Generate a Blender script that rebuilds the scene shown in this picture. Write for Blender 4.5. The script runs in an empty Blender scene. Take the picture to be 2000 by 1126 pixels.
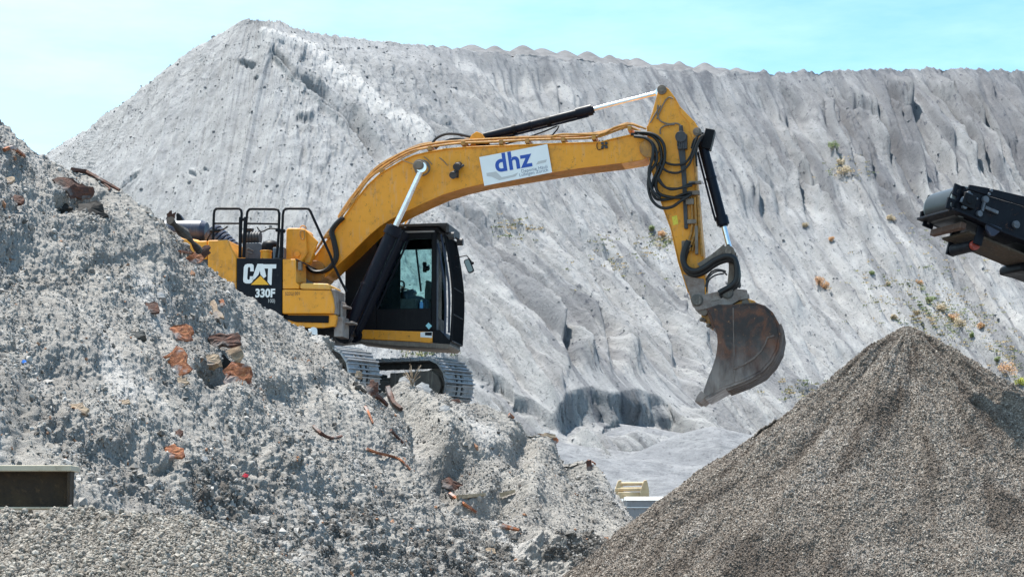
import bpy, bmesh, math, random
import numpy as np
from mathutils import Vector, Matrix

# ------------------------------------------------------------------ camera, world, sun, exposure
SC = bpy.context.scene
COL = SC.collection
F = 3850.0                      # focal length in photo pixels (photo 2000 x 1126)
HORIZON = 1050.0
PITCH = math.atan((HORIZON - 563.0) / F)
cam_d = bpy.data.cameras.new('camera'); cam = bpy.data.objects.new('camera', cam_d); COL.objects.link(cam)
cam_d.sensor_width = 36.0; cam_d.lens = 36.0 * F / 2000.0
cam_d.clip_start = 0.1; cam_d.clip_end = 6000
cam.location = (0, 0, 0); cam.rotation_euler = (math.pi/2 + PITCH, 0, 0)
SC.camera = cam

SUN_DIR = Vector((-0.19, 0.20, 0.95)).normalized()       # towards the sun
SUN_EL = math.asin(SUN_DIR.z); SUN_AZ = math.atan2(SUN_DIR.x, SUN_DIR.y)
world = bpy.data.worlds.new("World"); SC.world = world; world.use_nodes = True
wn = world.node_tree; wn.nodes.clear()
def wnode(t, **kw):
    n = wn.nodes.new(t)
    for k, v in kw.items(): setattr(n, k, v)
    return n
w_out = wnode('ShaderNodeOutputWorld'); w_bg = wnode('ShaderNodeBackground')
sky = wnode('ShaderNodeTexSky'); sky.sky_type = 'NISHITA'; sky.sun_disc = False
sky.sun_elevation = SUN_EL; sky.sun_rotation = SUN_AZ
sky.altitude = 500; sky.air_density = 1.0; sky.dust_density = 0.9; sky.ozone_density = 1.0
w_tc = wnode('ShaderNodeTexCoord'); w_map = wnode('ShaderNodeMapping'); w_map.inputs['Scale'].default_value = (1.6, 1.6, 7.0)
w_map.inputs['Rotation'].default_value = (0, math.radians(-12), 0)
w_noise = wnode('ShaderNodeTexNoise'); w_noise.inputs['Scale'].default_value = 2.6; w_noise.inputs['Detail'].default_value = 7; w_noise.inputs['Roughness'].default_value = 0.62
w_ramp = wnode('ShaderNodeMapRange'); w_ramp.inputs['From Min'].default_value = 0.42; w_ramp.inputs['From Max'].default_value = 0.78
w_ramp.inputs['To Max'].default_value = 0.34
w_tint = wnode('ShaderNodeMix'); w_tint.data_type = 'RGBA'; w_tint.blend_type = 'MULTIPLY'; w_tint.inputs[0].default_value = 1.0
w_tint.inputs[7].default_value = (0.72, 1.02, 1.08, 1)
w_mix = wnode('ShaderNodeMix'); w_mix.data_type = 'RGBA'; w_mix.inputs[7].default_value = (5.6, 6.9, 7.0, 1)
L = wn.links.new
L(w_tc.outputs['Generated'], w_map.inputs['Vector']); L(w_map.outputs[0], w_noise.inputs['Vector']); L(w_noise.outputs[0], w_ramp.inputs['Value'])
w_sep = wnode('ShaderNodeSeparateXYZ'); L(w_tc.outputs['Generated'], w_sep.inputs[0])
w_veil = wnode('ShaderNodeMapRange'); w_veil.inputs['From Min'].default_value = 0.12; w_veil.inputs['From Max'].default_value = -0.30; w_veil.inputs['To Max'].default_value = 0.42; L(w_sep.outputs[0], w_veil.inputs['Value'])
w_add = wnode('ShaderNodeMath'); w_add.operation = 'ADD'; w_add.use_clamp = True; L(w_ramp.outputs[0], w_add.inputs[0]); L(w_veil.outputs[0], w_add.inputs[1])
L(sky.outputs[0], w_tint.inputs[6]); L(w_tint.outputs[2], w_mix.inputs[6]); L(w_add.outputs[0], w_mix.inputs[0])     # thin cloud, denser to the left
L(w_mix.outputs[2], w_bg.inputs['Color']); L(w_bg.outputs[0], w_out.inputs['Surface'])
w_bg.inputs['Strength'].default_value = 0.115

sun_d = bpy.data.lights.new('sun', 'SUN'); sun = bpy.data.objects.new('sun', sun_d); COL.objects.link(sun)
sun_d.energy = 5.0; sun_d.angle = math.radians(0.5); sun_d.color = (1.0, 0.965, 0.91)
sun.rotation_euler = SUN_DIR.to_track_quat('Z', 'Y').to_euler()
SC.view_settings.view_transform = 'Standard'; SC.view_settings.look = 'None'
SC.view_settings.exposure = 1.05; SC.view_settings.gamma = 1.0; SC.view_settings.use_curve_mapping = False

random.seed(7); RNG = np.random.default_rng(11)
CP, SP = math.cos(PITCH), math.sin(PITCH)

# ------------------------------------------------------------------ geometry of view rays
def ray(px, py):
    a = (px - 1000.0) / F; b = (563.0 - py) / F
    return Vector((a, CP - b * SP, SP + b * CP))
def W(px, py, D):
    d = ray(px, py); return d * (D / d.y)
def project(P):
    P = np.asarray(P); x, y, z = P[..., 0], P[..., 1], P[..., 2]
    dep = y * CP + z * SP; up = -y * SP + z * CP
    dep = np.where(dep < 0.1, 0.1, dep)
    return 1000 + F * x / dep, 563 - F * up / dep

# ------------------------------------------------------------------ numpy noise
def _h(ix, iy, s):
    n = (ix.astype(np.int64) * 374761393 + iy.astype(np.int64) * 668265263 + s * 974634777) & 0xffffffff
    n = ((n ^ (n >> 13)) * 1274126177) & 0xffffffff
    n = ((n ^ (n >> 16)) * 2246822519) & 0xffffffff
    return ((n ^ (n >> 15)) & 0xffffff) / float(0xffffff)
def perlin(x, y, s=0):
    ix = np.floor(x); iy = np.floor(y); fx = x - ix; fy = y - iy
    u = fx*fx*fx*(fx*(fx*6-15)+10); v = fy*fy*fy*(fy*(fy*6-15)+10)
    def g(dx, dy):
        a = _h(ix+dx, iy+dy, s) * 2*np.pi
        return np.cos(a)*(fx-dx) + np.sin(a)*(fy-dy)
    a = g(0,0); b = g(1,0); c = g(0,1); d = g(1,1)
    return 1.5*((a*(1-u)+b*u)*(1-v) + (c*(1-u)+d*u)*v)
def fbm(x, y, o=4, s=0, gain=0.5, ridged=False):
    r = 0; a = 1.0; f = 1.0
    for i in range(o):
        n = perlin(x*f + 17.3*i, y*f + 9.1*i, s + i)
        if ridged: n = 1 - 2*np.abs(n)
        r = r + a*n; a *= gain; f *= 2.03
    return r
def cells(x, y, s=0):
    ix = np.floor(x); iy = np.floor(y); best = np.full(x.shape, 9.0); idv = np.zeros(x.shape)
    for dx in (-1, 0, 1):
        for dy in (-1, 0, 1):
            cx = ix+dx; cy = iy+dy
            px_ = cx + _h(cx, cy, s); py_ = cy + _h(cx, cy, s+1)
            d = (px_-x)**2 + (py_-y)**2; m = d < best
            best = np.where(m, d, best); idv = np.where(m, _h(cx, cy, s+2), idv)
    return np.sqrt(best), idv
def sstep(a, b, x):
    t = np.clip((x-a)/(b-a), 0, 1); return t*t*(3-2*t)

# ------------------------------------------------------------------ object helpers
def setp(o, label=None, cat=None, group=None, kind=None):
    if label: o['label'] = label
    if cat: o['category'] = cat
    if group: o['group'] = group
    if kind: o['kind'] = kind
    return o
def empty(name, loc=(0,0,0), label=None, cat=None, group=None, rz=0.0):
    o = bpy.data.objects.new(name, None); COL.objects.link(o); o.location = loc; o.rotation_euler = (0,0,rz)
    o.empty_display_size = 0.3
    return setp(o, label, cat, group)
def link_mesh(name, me, mat, parent=None, smooth=False, bevel=0.0):
    o = bpy.data.objects.new(name, me); COL.objects.link(o)
    if mat is not None:
        for m in (mat if isinstance(mat, (list, tuple)) else [mat]): me.materials.append(m)
    if parent is not None: o.parent = parent
    if smooth: me.polygons.foreach_set('use_smooth', [True]*len(me.polygons))
    if bevel > 0:
        b = o.modifiers.new('bevel', 'BEVEL'); b.width = bevel; b.segments = 2; b.limit_method = 'ANGLE'; b.angle_limit = math.radians(38)
        b.use_clamp_overlap = True
    return o
def np_mesh(name, V, Fc, mat, parent=None, smooth=True, attrs=None, uv=None):
    V = np.asarray(V, dtype=np.float32).reshape(-1, 3); Fc = np.asarray(Fc, dtype=np.int32)
    me = bpy.data.meshes.new(name); k = Fc.shape[1]
    me.vertices.add(len(V)); me.vertices.foreach_set('co', V.ravel())
    me.loops.add(Fc.size); me.loops.foreach_set('vertex_index', Fc.ravel())
    me.polygons.add(len(Fc)); me.polygons.foreach_set('loop_start', np.arange(0, Fc.size, k, dtype=np.int32))
    me.polygons.foreach_set('loop_total', np.full(len(Fc), k, dtype=np.int32))
    me.update(calc_edges=True)
    me.polygons.foreach_set('use_smooth', np.full(len(Fc), smooth))
    if attrs:
        for n, a in attrs.items():
            at = me.attributes.new(n, 'FLOAT', 'POINT'); at.data.foreach_set('value', np.asarray(a, dtype=np.float32).ravel())
    if uv is not None:
        l = me.uv_layers.new(name='UVMap'); u = np.asarray(uv, dtype=np.float32).reshape(-1, 2)[Fc.ravel()]
        l.data.foreach_set('uv', u.ravel())
    o = bpy.data.objects.new(name, me); COL.objects.link(o); me.materials.append(mat)
    if parent is not None: o.parent = parent
    return o

class MB:
    def __init__(s): s.v = []; s.f = []; s.m = []
    def add(s, V, Fs, mi=0):
        b = len(s.v); s.v += [tuple(p) for p in V]; s.f += [tuple(i+b for i in f) for f in Fs]; s.m += [mi]*len(Fs); return s
    def prism(s, pts, y0, y1, mi=0):
        "outline in local X,Z extruded along Y"
        n = len(pts); V = [(p[0], y0, p[1]) for p in pts] + [(p[0], y1, p[1]) for p in pts]
        return s.add(V, [tuple(range(n)), tuple(range(2*n-1, n-1, -1))] + [(i, i+n, (i+1) % n + n, (i+1) % n) for i in range(n)], mi)
    def strip(s, pts, t, y0, y1, mi=0):
        "plate following a polyline in X,Z; thickness t to its left"
        n = len(pts); O = []
        for i in range(n):
            a = Vector(pts[max(i-1, 0)]); b = Vector(pts[min(i+1, n-1)]); d = (b-a).normalized()
            O.append((pts[i][0] - d.y*t, pts[i][1] + d.x*t))
        V = []
        for p, q in zip(pts, O): V += [(p[0], y0, p[1]), (p[0], y1, p[1]), (q[0], y1, q[1]), (q[0], y0, q[1])]
        Fs = [(3,2,1,0), tuple(4*(n-1)+k for k in range(4))]
        for i in range(n-1):
            a = 4*i; b = a+4
            for k in range(4): Fs.append((a+k, a+(k+1) % 4, b+(k+1) % 4, b+k))
        return s.add(V, Fs, mi)
    def box(s, x0, x1, y0, y1, z0, z1, mi=0):
        V = [(x,y,z) for x in (x0,x1) for y in (y0,y1) for z in (z0,z1)]
        return s.add(V, [(0,1,3,2),(4,6,7,5),(0,4,5,1),(2,3,7,6),(0,2,6,4),(1,5,7,3)], mi)
    def cyl(s, p0, p1, r0, r1=None, n=20, mi=0, cap=True):
        r1 = r0 if r1 is None else r1
        p0 = Vector(p0); p1 = Vector(p1); d = (p1-p0).normalized()
        u = d.orthogonal().normalized(); w = d.cross(u); V = []
        for p, r in ((p0, r0), (p1, r1)):
            for i in range(n):
                a = 2*math.pi*i/n; V.append(p + u*(r*math.cos(a)) + w*(r*math.sin(a)))
        Fs = [(i, (i+1) % n, (i+1) % n+n, i+n) for i in range(n)]
        if cap: Fs += [tuple(range(n-1, -1, -1)), tuple(range(n, 2*n))]
        return s.add(V, Fs, mi)
    def tube(s, pts, r, n=8, mi=0, smooth=3, rr=None):
        P = [Vector(p) for p in pts]
        if smooth > 1 and len(P) > 2:
            Q = []
            for i in range(len(P)-1):
                p0 = P[max(i-1,0)]; p1 = P[i]; p2 = P[i+1]; p3 = P[min(i+2, len(P)-1)]
                for k in range(smooth):
                    t = k/smooth
                    Q.append(0.5*((2*p1) + (p2-p0)*t + (2*p0-5*p1+4*p2-p3)*t*t + (3*p1-p0-3*p2+p3)*t*t*t))
            Q.append(P[-1]); P = Q
        V = []; d0 = (P[1]-P[0]).normalized(); u = d0.orthogonal().normalized()
        for i, p in enumerate(P):
            d = (P[min(i+1, len(P)-1)] - P[max(i-1, 0)]).normalized()
            u = (u - d*u.dot(d)).normalized(); w = d.cross(u)
            R = r if rr is None else rr(i/(len(P)-1))
            for k in range(n):
                a = 2*math.pi*k/n; V.append(p + u*(R*math.cos(a)) + w*(R*math.sin(a)))
        Fs = [(i*n+k, i*n+(k+1) % n, (i+1)*n+(k+1) % n, (i+1)*n+k) for i in range(len(P)-1) for k in range(n)]
        Fs += [tuple(range(n-1, -1, -1)), tuple(range((len(P)-1)*n, len(P)*n))]
        return s.add(V, Fs, mi)
    def ball(s, c, r, n=12, mi=0, sc=(1,1,1)):
        V = []; m = n//2
        for i in range(1, m):
            ph = math.pi*i/m
            for k in range(n):
                a = 2*math.pi*k/n
                V.append((c[0]+r*sc[0]*math.sin(ph)*math.cos(a), c[1]+r*sc[1]*math.sin(ph)*math.sin(a), c[2]+r*sc[2]*math.cos(ph)))
        V += [(c[0],c[1],c[2]+r*sc[2]), (c[0],c[1],c[2]-r*sc[2])]; T = len(V)-2
        Fs = [(i*n+k, (i+1)*n+k, (i+1)*n+(k+1) % n, i*n+(k+1) % n) for i in range(m-2) for k in range(n)]
        Fs += [(T, k, (k+1) % n) for k in range(n)] + [(T+1, (m-2)*n+(k+1) % n, (m-2)*n+k) for k in range(n)]
        return s.add(V, Fs, mi)
    def xf(s, M, start=0):
        s.v[start:] = [tuple(M @ Vector(p)) for p in s.v[start:]]; return s
    def build(s, name, mat, parent=None, bevel=0.0, smooth=False, autosm=True):
        me = bpy.data.meshes.new(name); me.from_pydata(s.v, [], s.f); me.update()
        o = link_mesh(name, me, mat, parent, False, bevel)
        if isinstance(mat, (list, tuple)): me.polygons.foreach_set('material_index', s.m)
        bm = bmesh.new(); bm.from_mesh(me); bmesh.ops.recalc_face_normals(bm, faces=bm.faces)
        if autosm or smooth:
            for f in bm.faces: f.smooth = True
            for e in bm.edges:
                if len(e.link_faces) == 2 and e.calc_face_angle(0) > math.radians(35): e.smooth = False
        bm.to_mesh(me); bm.free()
        return o

# ------------------------------------------------------------------ materials
MATS = {}
class NT:
    def __init__(s, name):
        s.m = bpy.data.materials.new(name); s.m.use_nodes = True; s.t = s.m.node_tree
        s.b = s.t.nodes['Principled BSDF']; MATS[name] = s.m
    def n(s, t, **kw):
        x = s.t.nodes.new(t)
        for k, v in kw.items():
            if k in x.inputs.keys(): x.inputs[k].default_value = v
            else: setattr(x, k, v)
        return x
    def l(s, a, b): s.t.links.new(a, b)
    def noise(s, scale, detail=4, rough=0.55, vec=None, dist=0.0):
        x = s.n('ShaderNodeTexNoise', Scale=scale, Detail=detail, Roughness=rough, Distortion=dist)
        if vec is not None: s.l(vec, x.inputs['Vector'])
        return x.outputs[0]
    def coord(s, kind='Object', scale=(1,1,1), rot=(0,0,0)):
        tc = s.n('ShaderNodeTexCoord'); mp = s.n('ShaderNodeMapping'); mp.inputs['Scale'].default_value = scale; mp.inputs['Rotation'].default_value = rot
        s.l(tc.outputs[kind], mp.inputs['Vector']); return mp.outputs[0]
    def rng(s, v, a, b, c=0.0, d=1.0):
        x = s.n('ShaderNodeMapRange'); s.l(v, x.inputs['Value'])
        for k, q in (('From Min', a), ('From Max', b), ('To Min', c), ('To Max', d)): x.inputs[k].default_value = q
        return x.outputs[0]
    def mix(s, f, a, b, mode='MIX'):
        x = s.n('ShaderNodeMix', data_type='RGBA', blend_type=mode)
        for i, q in ((0, f), (6, a), (7, b)):
            if hasattr(q, 'is_linked') or hasattr(q, 'links'): s.l(q, x.inputs[i])
            elif i == 0: x.inputs[0].default_value = q
            else: x.inputs[i].default_value = (q[0], q[1], q[2], 1)
        return x.outputs[2]
    def math(s, op, a, b=0.0):
        x = s.n('ShaderNodeMath', operation=op)
        for i, q in ((0, a), (1, b)):
            if hasattr(q, 'links'): s.l(q, x.inputs[i])
            else: x.inputs[i].default_value = q
        return x.outputs[0]
    def attr(s, name):
        x = s.n('ShaderNodeAttribute'); x.attribute_name = name; return x.outputs['Fac']
    def bump(s, h, strength=0.5, dist=0.02, prev=None):
        x = s.n('ShaderNodeBump'); x.inputs['Strength'].default_value = strength; x.inputs['Distance'].default_value = dist
        s.l(h, x.inputs['Height'])
        if prev is not None: s.l(prev, x.inputs['Normal'])
        return x.outputs[0]
    def fin(s, color=None, rough=0.8, normal=None, metal=0.0, spec=None):
        if color is not None:
            if hasattr(color, 'links'): s.l(color, s.b.inputs['Base Color'])
            else: s.b.inputs['Base Color'].default_value = (*color, 1)
        if hasattr(rough, 'links'): s.l(rough, s.b.inputs['Roughness'])
        else: s.b.inputs['Roughness'].default_value = rough
        s.b.inputs['Metallic'].default_value = metal
        if spec is not None: s.b.inputs['Specular IOR Level'].default_value = spec
        if normal is not None: s.l(normal, s.b.inputs['Normal'])
        return s.m

def build_each(b, name, mat, parent=None, bevel=0.0, gap=0.012, **kw):
    "every separate cluster of pieces becomes a part of its own"
    n = len(b.v); par = list(range(n))
    def find(i):
        while par[i] != i: par[i] = par[par[i]]; i = par[i]
        return i
    for f in b.f:
        for k in f[1:]: par[find(k)] = find(f[0])
    comp = {}
    for i in range(n): comp.setdefault(find(i), []).append(i)
    boxes = [[ids, [min(b.v[i][a] for i in ids)-gap for a in range(3)], [max(b.v[i][a] for i in ids)+gap for a in range(3)]] for ids in comp.values()]
    merged = True
    while merged:
        merged = False
        for i in range(len(boxes)):
            for j in range(len(boxes)-1, i, -1):
                A, B_ = boxes[i], boxes[j]
                if all(A[1][a] <= B_[2][a] and B_[1][a] <= A[2][a] for a in range(3)):
                    A[0] += B_[0]; A[1] = [min(A[1][a], B_[1][a]) for a in range(3)]; A[2] = [max(A[2][a], B_[2][a]) for a in range(3)]; boxes.pop(j); merged = True
    out = []
    for ids, lo, hi in boxes:
        mp = {g: k for k, g in enumerate(sorted(ids))}; q = MB(); q.v = [b.v[g] for g in sorted(ids)]
        for f, mi in zip(b.f, b.m):
            if f[0] in mp: q.f.append(tuple(mp[k] for k in f)); q.m.append(mi)
        out.append(q.build(name, mat, parent, bevel, **kw))
    return out

def paint(name, base, dirt_shade, rough=0.4, amount=(0.55, 0.75), dark=None, dust=0.25, scratches=True, metal=0.0):
    m = NT(name); v = m.coord()
    n1 = m.noise(1.3, 6, 0.65, v); n2 = m.noise(9, 6, 0.7, v); n3 = m.noise(60, 3, 0.6, v)
    c = m.mix(m.rng(n1, 0.35, 0.7), base, [x*0.88 for x in base])
    f = m.rng(m.math('ADD', m.math('MULTIPLY', n1, 0.45), m.math('MULTIPLY', n2, 0.6)), amount[0], amount[1])
    c = m.mix(m.math('MULTIPLY', f, 0.75), c, dirt_shade)
    vs = m.coord(scale=(7, 7, 0.9)); ns = m.noise(3.0, 5, 0.6, vs)           # rain streaks of dust
    c = m.mix(m.rng(ns, 0.55, 0.8, 0, dust), c, (0.42, 0.38, 0.33))
    ge = m.n('ShaderNodeNewGeometry'); gz = m.n('ShaderNodeSeparateXYZ'); m.l(ge.outputs['Normal'], gz.inputs[0])
    up = m.math('MULTIPLY', m.rng(gz.outputs[2], 0.55, 0.95), m.rng(n2, 0.3, 0.65, 0.2, 1.0))
    c = m.mix(m.math('MULTIPLY', up, 0.12 if dust < 0.05 else 0.42), c, (0.36, 0.33, 0.29))           # dust settled on whatever faces up
    if scratches:
        ch = m.rng(m.math('MULTIPLY', n3, n2), 0.36, 0.4)
        c = m.mix(ch, c, dark or (0.10, 0.05, 0.03))
    nb = m.bump(n2, 0.12, 0.01)
    return m.fin(c, m.rng(n2, 0.3, 0.75, rough, min(rough+0.3, 1)), nb, metal, 0.18 if max(base) < 0.02 else 0.5)

YEL = paint('yellow paint', (0.80, 0.32, 0.014), (0.22, 0.115, 0.045), 0.4, (0.53, 0.80), dust=0.34)
YELP = paint('pale worn yellow paint', (0.70, 0.36, 0.07), (0.36, 0.22, 0.10), 0.5, (0.55, 0.75), dust=0.55)
YELD = paint('dirty yellow paint', (0.58, 0.26, 0.03), (0.13, 0.09, 0.07), 0.5, (0.42, 0.66), dust=0.5)
BLK = paint('black paint', (0.003, 0.0035, 0.006), (0.012, 0.011, 0.010), 0.4, (0.62, 0.88), (0.02,0.02,0.02), 0.02)
PBLK = paint('black panel', (0.007, 0.009, 0.014), (0.014, 0.014, 0.015), 0.5, (0.6, 0.85), (0.03,0.03,0.03), 0.03)
CYLB = paint('blue black cylinder paint', (0.004, 0.006, 0.014), (0.02, 0.02, 0.02), 0.3, (0.62, 0.88), (0.03,0.03,0.03), 0.04)
GREYB = paint('grey engine parts', (0.10, 0.115, 0.14), (0.04, 0.04, 0.04), 0.5, (0.5, 0.75), None, 0.4)
NAVY = paint('dark blue plastic', (0.014, 0.024, 0.055), (0.05, 0.05, 0.055), 0.3, (0.6, 0.8), None, 0.2)
FRAME = paint('dusty grey brown steel', (0.085, 0.078, 0.072), (0.16, 0.14, 0.12), 0.7, (0.4, 0.6), None, 0.5)
COUP = paint('dusty grey coupler steel', (0.30, 0.255, 0.23), (0.14, 0.085, 0.06), 0.6, (0.45, 0.65), (0.12,0.06,0.04), 0.5)
TRK = paint('polished track steel', (0.34, 0.36, 0.39), (0.17, 0.16, 0.15), 0.42, (0.42, 0.65), (0.15,0.14,0.13), 0.6, metal=0.35)
MUD = paint('mud caked steel', (0.13, 0.10, 0.08), (0.24, 0.20, 0.16), 0.8, (0.4, 0.6), None, 0.5)
OCH = paint('bleached ochre paint', (0.58, 0.45, 0.27), (0.42, 0.27, 0.15), 0.6, (0.45, 0.65), None, 0.5)
LGREY = paint('light grey metal', (0.27, 0.27, 0.275), (0.20, 0.19, 0.18), 0.6, (0.5, 0.7), None, 0.2)
WHT = paint('white painted rim', (0.78, 0.78, 0.76), (0.5, 0.48, 0.44), 0.5, (0.6, 0.8), None, 0.1, False)
DCON = paint('dark navy conveyor paint', (0.003, 0.004, 0.009), (0.012, 0.012, 0.012), 0.4, (0.65, 0.88), None, 0.03)
UCON = paint('brown dusty underside', (0.035, 0.027, 0.02), (0.08, 0.055, 0.035), 0.8, (0.4, 0.6), None, 0.2)

def simple(name, col, rough=0.5, metal=0.0, n=0.0, scale=20):
    m = NT(name)
    if n:
        v = m.coord(); q = m.noise(scale, 5, 0.6, v)
        c = m.mix(m.rng(q, 0.35, 0.7), col, [x*(1-n) for x in col]); return m.fin(c, rough, m.bump(q, 0.2, 0.01), metal)
    return m.fin(col, rough, None, metal)
CHR = simple('chrome rod', (0.88, 0.89, 0.90), 0.16, 0.95, 0.25, 6)
RUB = simple('black rubber hose', (0.006, 0.0065, 0.008), 0.5, 0, 0.4, 30)
DGREY = simple('dark grey parts', (0.05, 0.05, 0.055), 0.6, 0, 0.5, 12)
PIPE = simple('worn yellow pipe', (0.50, 0.23, 0.035), 0.45, 0, 0.6, 14)
WHITEV = simple('white vinyl', (0.80, 0.81, 0.80), 0.45, 0, 0.06, 4)
BLUEV = simple('blue vinyl', (0.012, 0.07, 0.36), 0.45)
GREYV = simple('pale grey vinyl', (0.52, 0.51, 0.50), 0.5)
TXTV = simple('grey lettering', (0.16, 0.19, 0.26), 0.5)
LETW = simple('white lettering', (0.78, 0.78, 0.76), 0.5, 0, 0.1, 10)
LETY = simple('yellow triangle', (0.85, 0.42, 0.02), 0.5)
LETK = simple('dark lettering', (0.06, 0.04, 0.03), 0.6)
STICK = simple('yellow sticker', (0.75, 0.62, 0.05), 0.5, 0, 0.3, 40)
TEAL = simple('light blue sticker', (0.30, 0.62, 0.68), 0.5)
REDP = simple('red roller rubber', (0.30, 0.035, 0.02), 0.5, 0, 0.4, 20)
ORAN = simple('orange plastic', (0.85, 0.16, 0.01), 0.5)
BLUP = simple('pale blue plastic', (0.25, 0.45, 0.85), 0.4)
BBLU = simple('bright blue plastic', (0.03, 0.22, 0.75), 0.4)
REDB = simple('red plastic', (0.6, 0.02, 0.04), 0.4)
SKIN = simple('skin', (0.45, 0.22, 0.15), 0.6)
HAIR = simple('dark hair', (0.03, 0.02, 0.015), 0.7)
SHIRT = simple('dark work shirt', (0.03, 0.025, 0.03), 0.9)
SEATM = simple('dark seat fabric', (0.02, 0.02, 0.022), 0.9)
WOODP = simple('pale wood', (0.46, 0.36, 0.24), 0.8, 0, 0.5, 25)
MIRR = simple('mirror glass', (0.13, 0.14, 0.14), 0.12, 1.0)

def glass():
    m = NT('tinted cab glass'); m.b.inputs['Base Color'].default_value = (0.62, 0.84, 0.84, 1)
    m.b.inputs['Roughness'].default_value = 0.02; m.b.inputs['Transmission Weight'].default_value = 1.0; m.b.inputs['IOR'].default_value = 1.05
    m.b.inputs['Alpha'].default_value = 1.0
    return m.m
GLS = glass()

def rusty(name, a, b, c, sc=6.0, dust=0.4):
    m = NT(name); v = m.coord()
    n1 = m.noise(sc, 6, 0.7, v, 0.6); n2 = m.noise(sc*4, 5, 0.7, v); n3 = m.noise(sc*0.5, 3, 0.6, v)
    col = m.mix(m.rng(n1, 0.4, 0.62), a, b); col = m.mix(m.rng(n2, 0.58, 0.72), col, c)
    col = m.mix(m.rng(n3, 0.52, 0.6, 0, dust), col, (0.38, 0.37, 0.36))
    return m.fin(col, 0.8, m.bump(n2, 0.6, 0.02))
RUST = rusty('orange rust', (0.36, 0.12, 0.042), (0.14, 0.04, 0.02), (0.55, 0.31, 0.15), 9.0, dust=0.6)
RUSTD = rusty('dark rust', (0.10, 0.035, 0.02), (0.035, 0.022, 0.018), (0.22, 0.08, 0.035), dust=0.3)
RUSTT = rusty('tan debris', (0.40, 0.30, 0.20), (0.20, 0.13, 0.09), (0.48, 0.38, 0.27), dust=0.5)
BEAMR = rusty('brown beam web', (0.050, 0.030, 0.013), (0.026, 0.016, 0.009), (0.085, 0.05, 0.022), 4.5, 0.0)

def bucket_mat():
    m = NT('bucket steel'); v = m.coord(); tc = m.n('ShaderNodeTexCoord'); sp = m.n('ShaderNodeSeparateXYZ'); m.l(tc.outputs['Object'], sp.inputs[0])
    n1 = m.noise(2.2, 6, 0.68, v, 0.8); n2 = m.noise(14, 6, 0.7, v); n3 = m.noise(1.1, 4, 0.6, v)
    vd = m.coord(scale=(2.2, 2.2, 0.7), rot=(0, math.radians(35), 0)); n4 = m.noise(1.9, 6, 0.65, vd)
    rustc = m.mix(m.rng(n1, 0.42, 0.56), (0.125, 0.042, 0.017), (0.024, 0.015, 0.014))
    rustc = m.mix(m.rng(n2, 0.60, 0.70), rustc, (0.34, 0.17, 0.08))
    worn = m.mix(m.rng(n1, 0.42, 0.58), (0.030, 0.024, 0.027), (0.11, 0.075, 0.062))
    zf = m.rng(m.math('ADD', sp.outputs[2], m.math('MULTIPLY', n3, 0.9)), BK_Z0+.1, BK_Z1+.25)
    col = m.mix(zf, worn, rustc)
    low = m.rng(sp.outputs[2], BK_Z1, BK_Z0-.7)
    col = m.mix(m.math('MULTIPLY', m.rng(n4, 0.40, 0.66), m.math('MULTIPLY', low, 0.85)), col, (0.36, 0.31, 0.28))
    return m.fin(col, m.rng(n2, 0.3, 0.7, 0.25, 0.6), m.bump(n2, 0.25, 0.01), 0.15)

# terrain materials -------------------------------------------------
def wall_mat():
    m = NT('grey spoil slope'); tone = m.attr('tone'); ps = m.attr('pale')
    uv = m.coord('UV', scale=(1, 1, 1)); uvs = m.coord('UV', scale=(0.8, 0.11, 1)); o = m.coord()
    a = m.noise(1.6, 9, 0.66, uvs, 0.3); b = m.noise(0.6, 5, 0.6, o); c = m.noise(3.2, 8, 0.75, o)
    uvd = m.coord('UV', scale=(1.0, 0.22, 1)); d = m.noise(4.5, 6, 0.7, uvd)
    rta = m.attr('rt'); iso = m.noise(0.9, 8, 0.7, o)
    ax = m.n('ShaderNodeMix', data_type='FLOAT'); m.l(rta, ax.inputs[0]); m.l(iso, ax.inputs[2]); m.l(a, ax.inputs[3]); am = ax.outputs[0]
    col = m.mix(m.rng(am, 0.33, 0.66), (0.21, 0.212, 0.218), (0.40, 0.40, 0.402))
    col = m.mix(m.rng(b, 0.4, 0.7, 0, 0.35), col, (0.27, 0.262, 0.25))
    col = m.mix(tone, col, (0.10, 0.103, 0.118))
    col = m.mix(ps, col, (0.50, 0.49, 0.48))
    col = m.mix(m.rng(c, 0.57, 0.66, 0, 0.75), col, (0.085, 0.085, 0.095))
    col = m.mix(m.math('MULTIPLY', m.rng(d, 0.585, 0.66, 0, 0.9), rta), col, (0.075, 0.08, 0.10))
    gg = m.noise(7.5, 5, 0.75, o); col = m.mix(m.rng(gg, 0.58, 0.68, 0, 0.7), col, (0.08, 0.08, 0.09)); col = m.mix(m.rng(gg, 0.40, 0.30, 0, 0.5), col, (0.45, 0.45, 0.45))
    rt = m.attr('rt'); nb = m.bump(m.math('MULTIPLY', a, rt), 0.9, 0.35); nb = m.bump(c, 0.8, 0.12, nb); nb = m.bump(m.math('MULTIPLY', d, rt), 0.8, 0.16, nb); g = m.noise(11, 5, 0.75, o); nb = m.bump(g, 1.0, 0.09, nb)
    return m.fin(col, 0.95, nb, spec=0.1)
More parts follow.
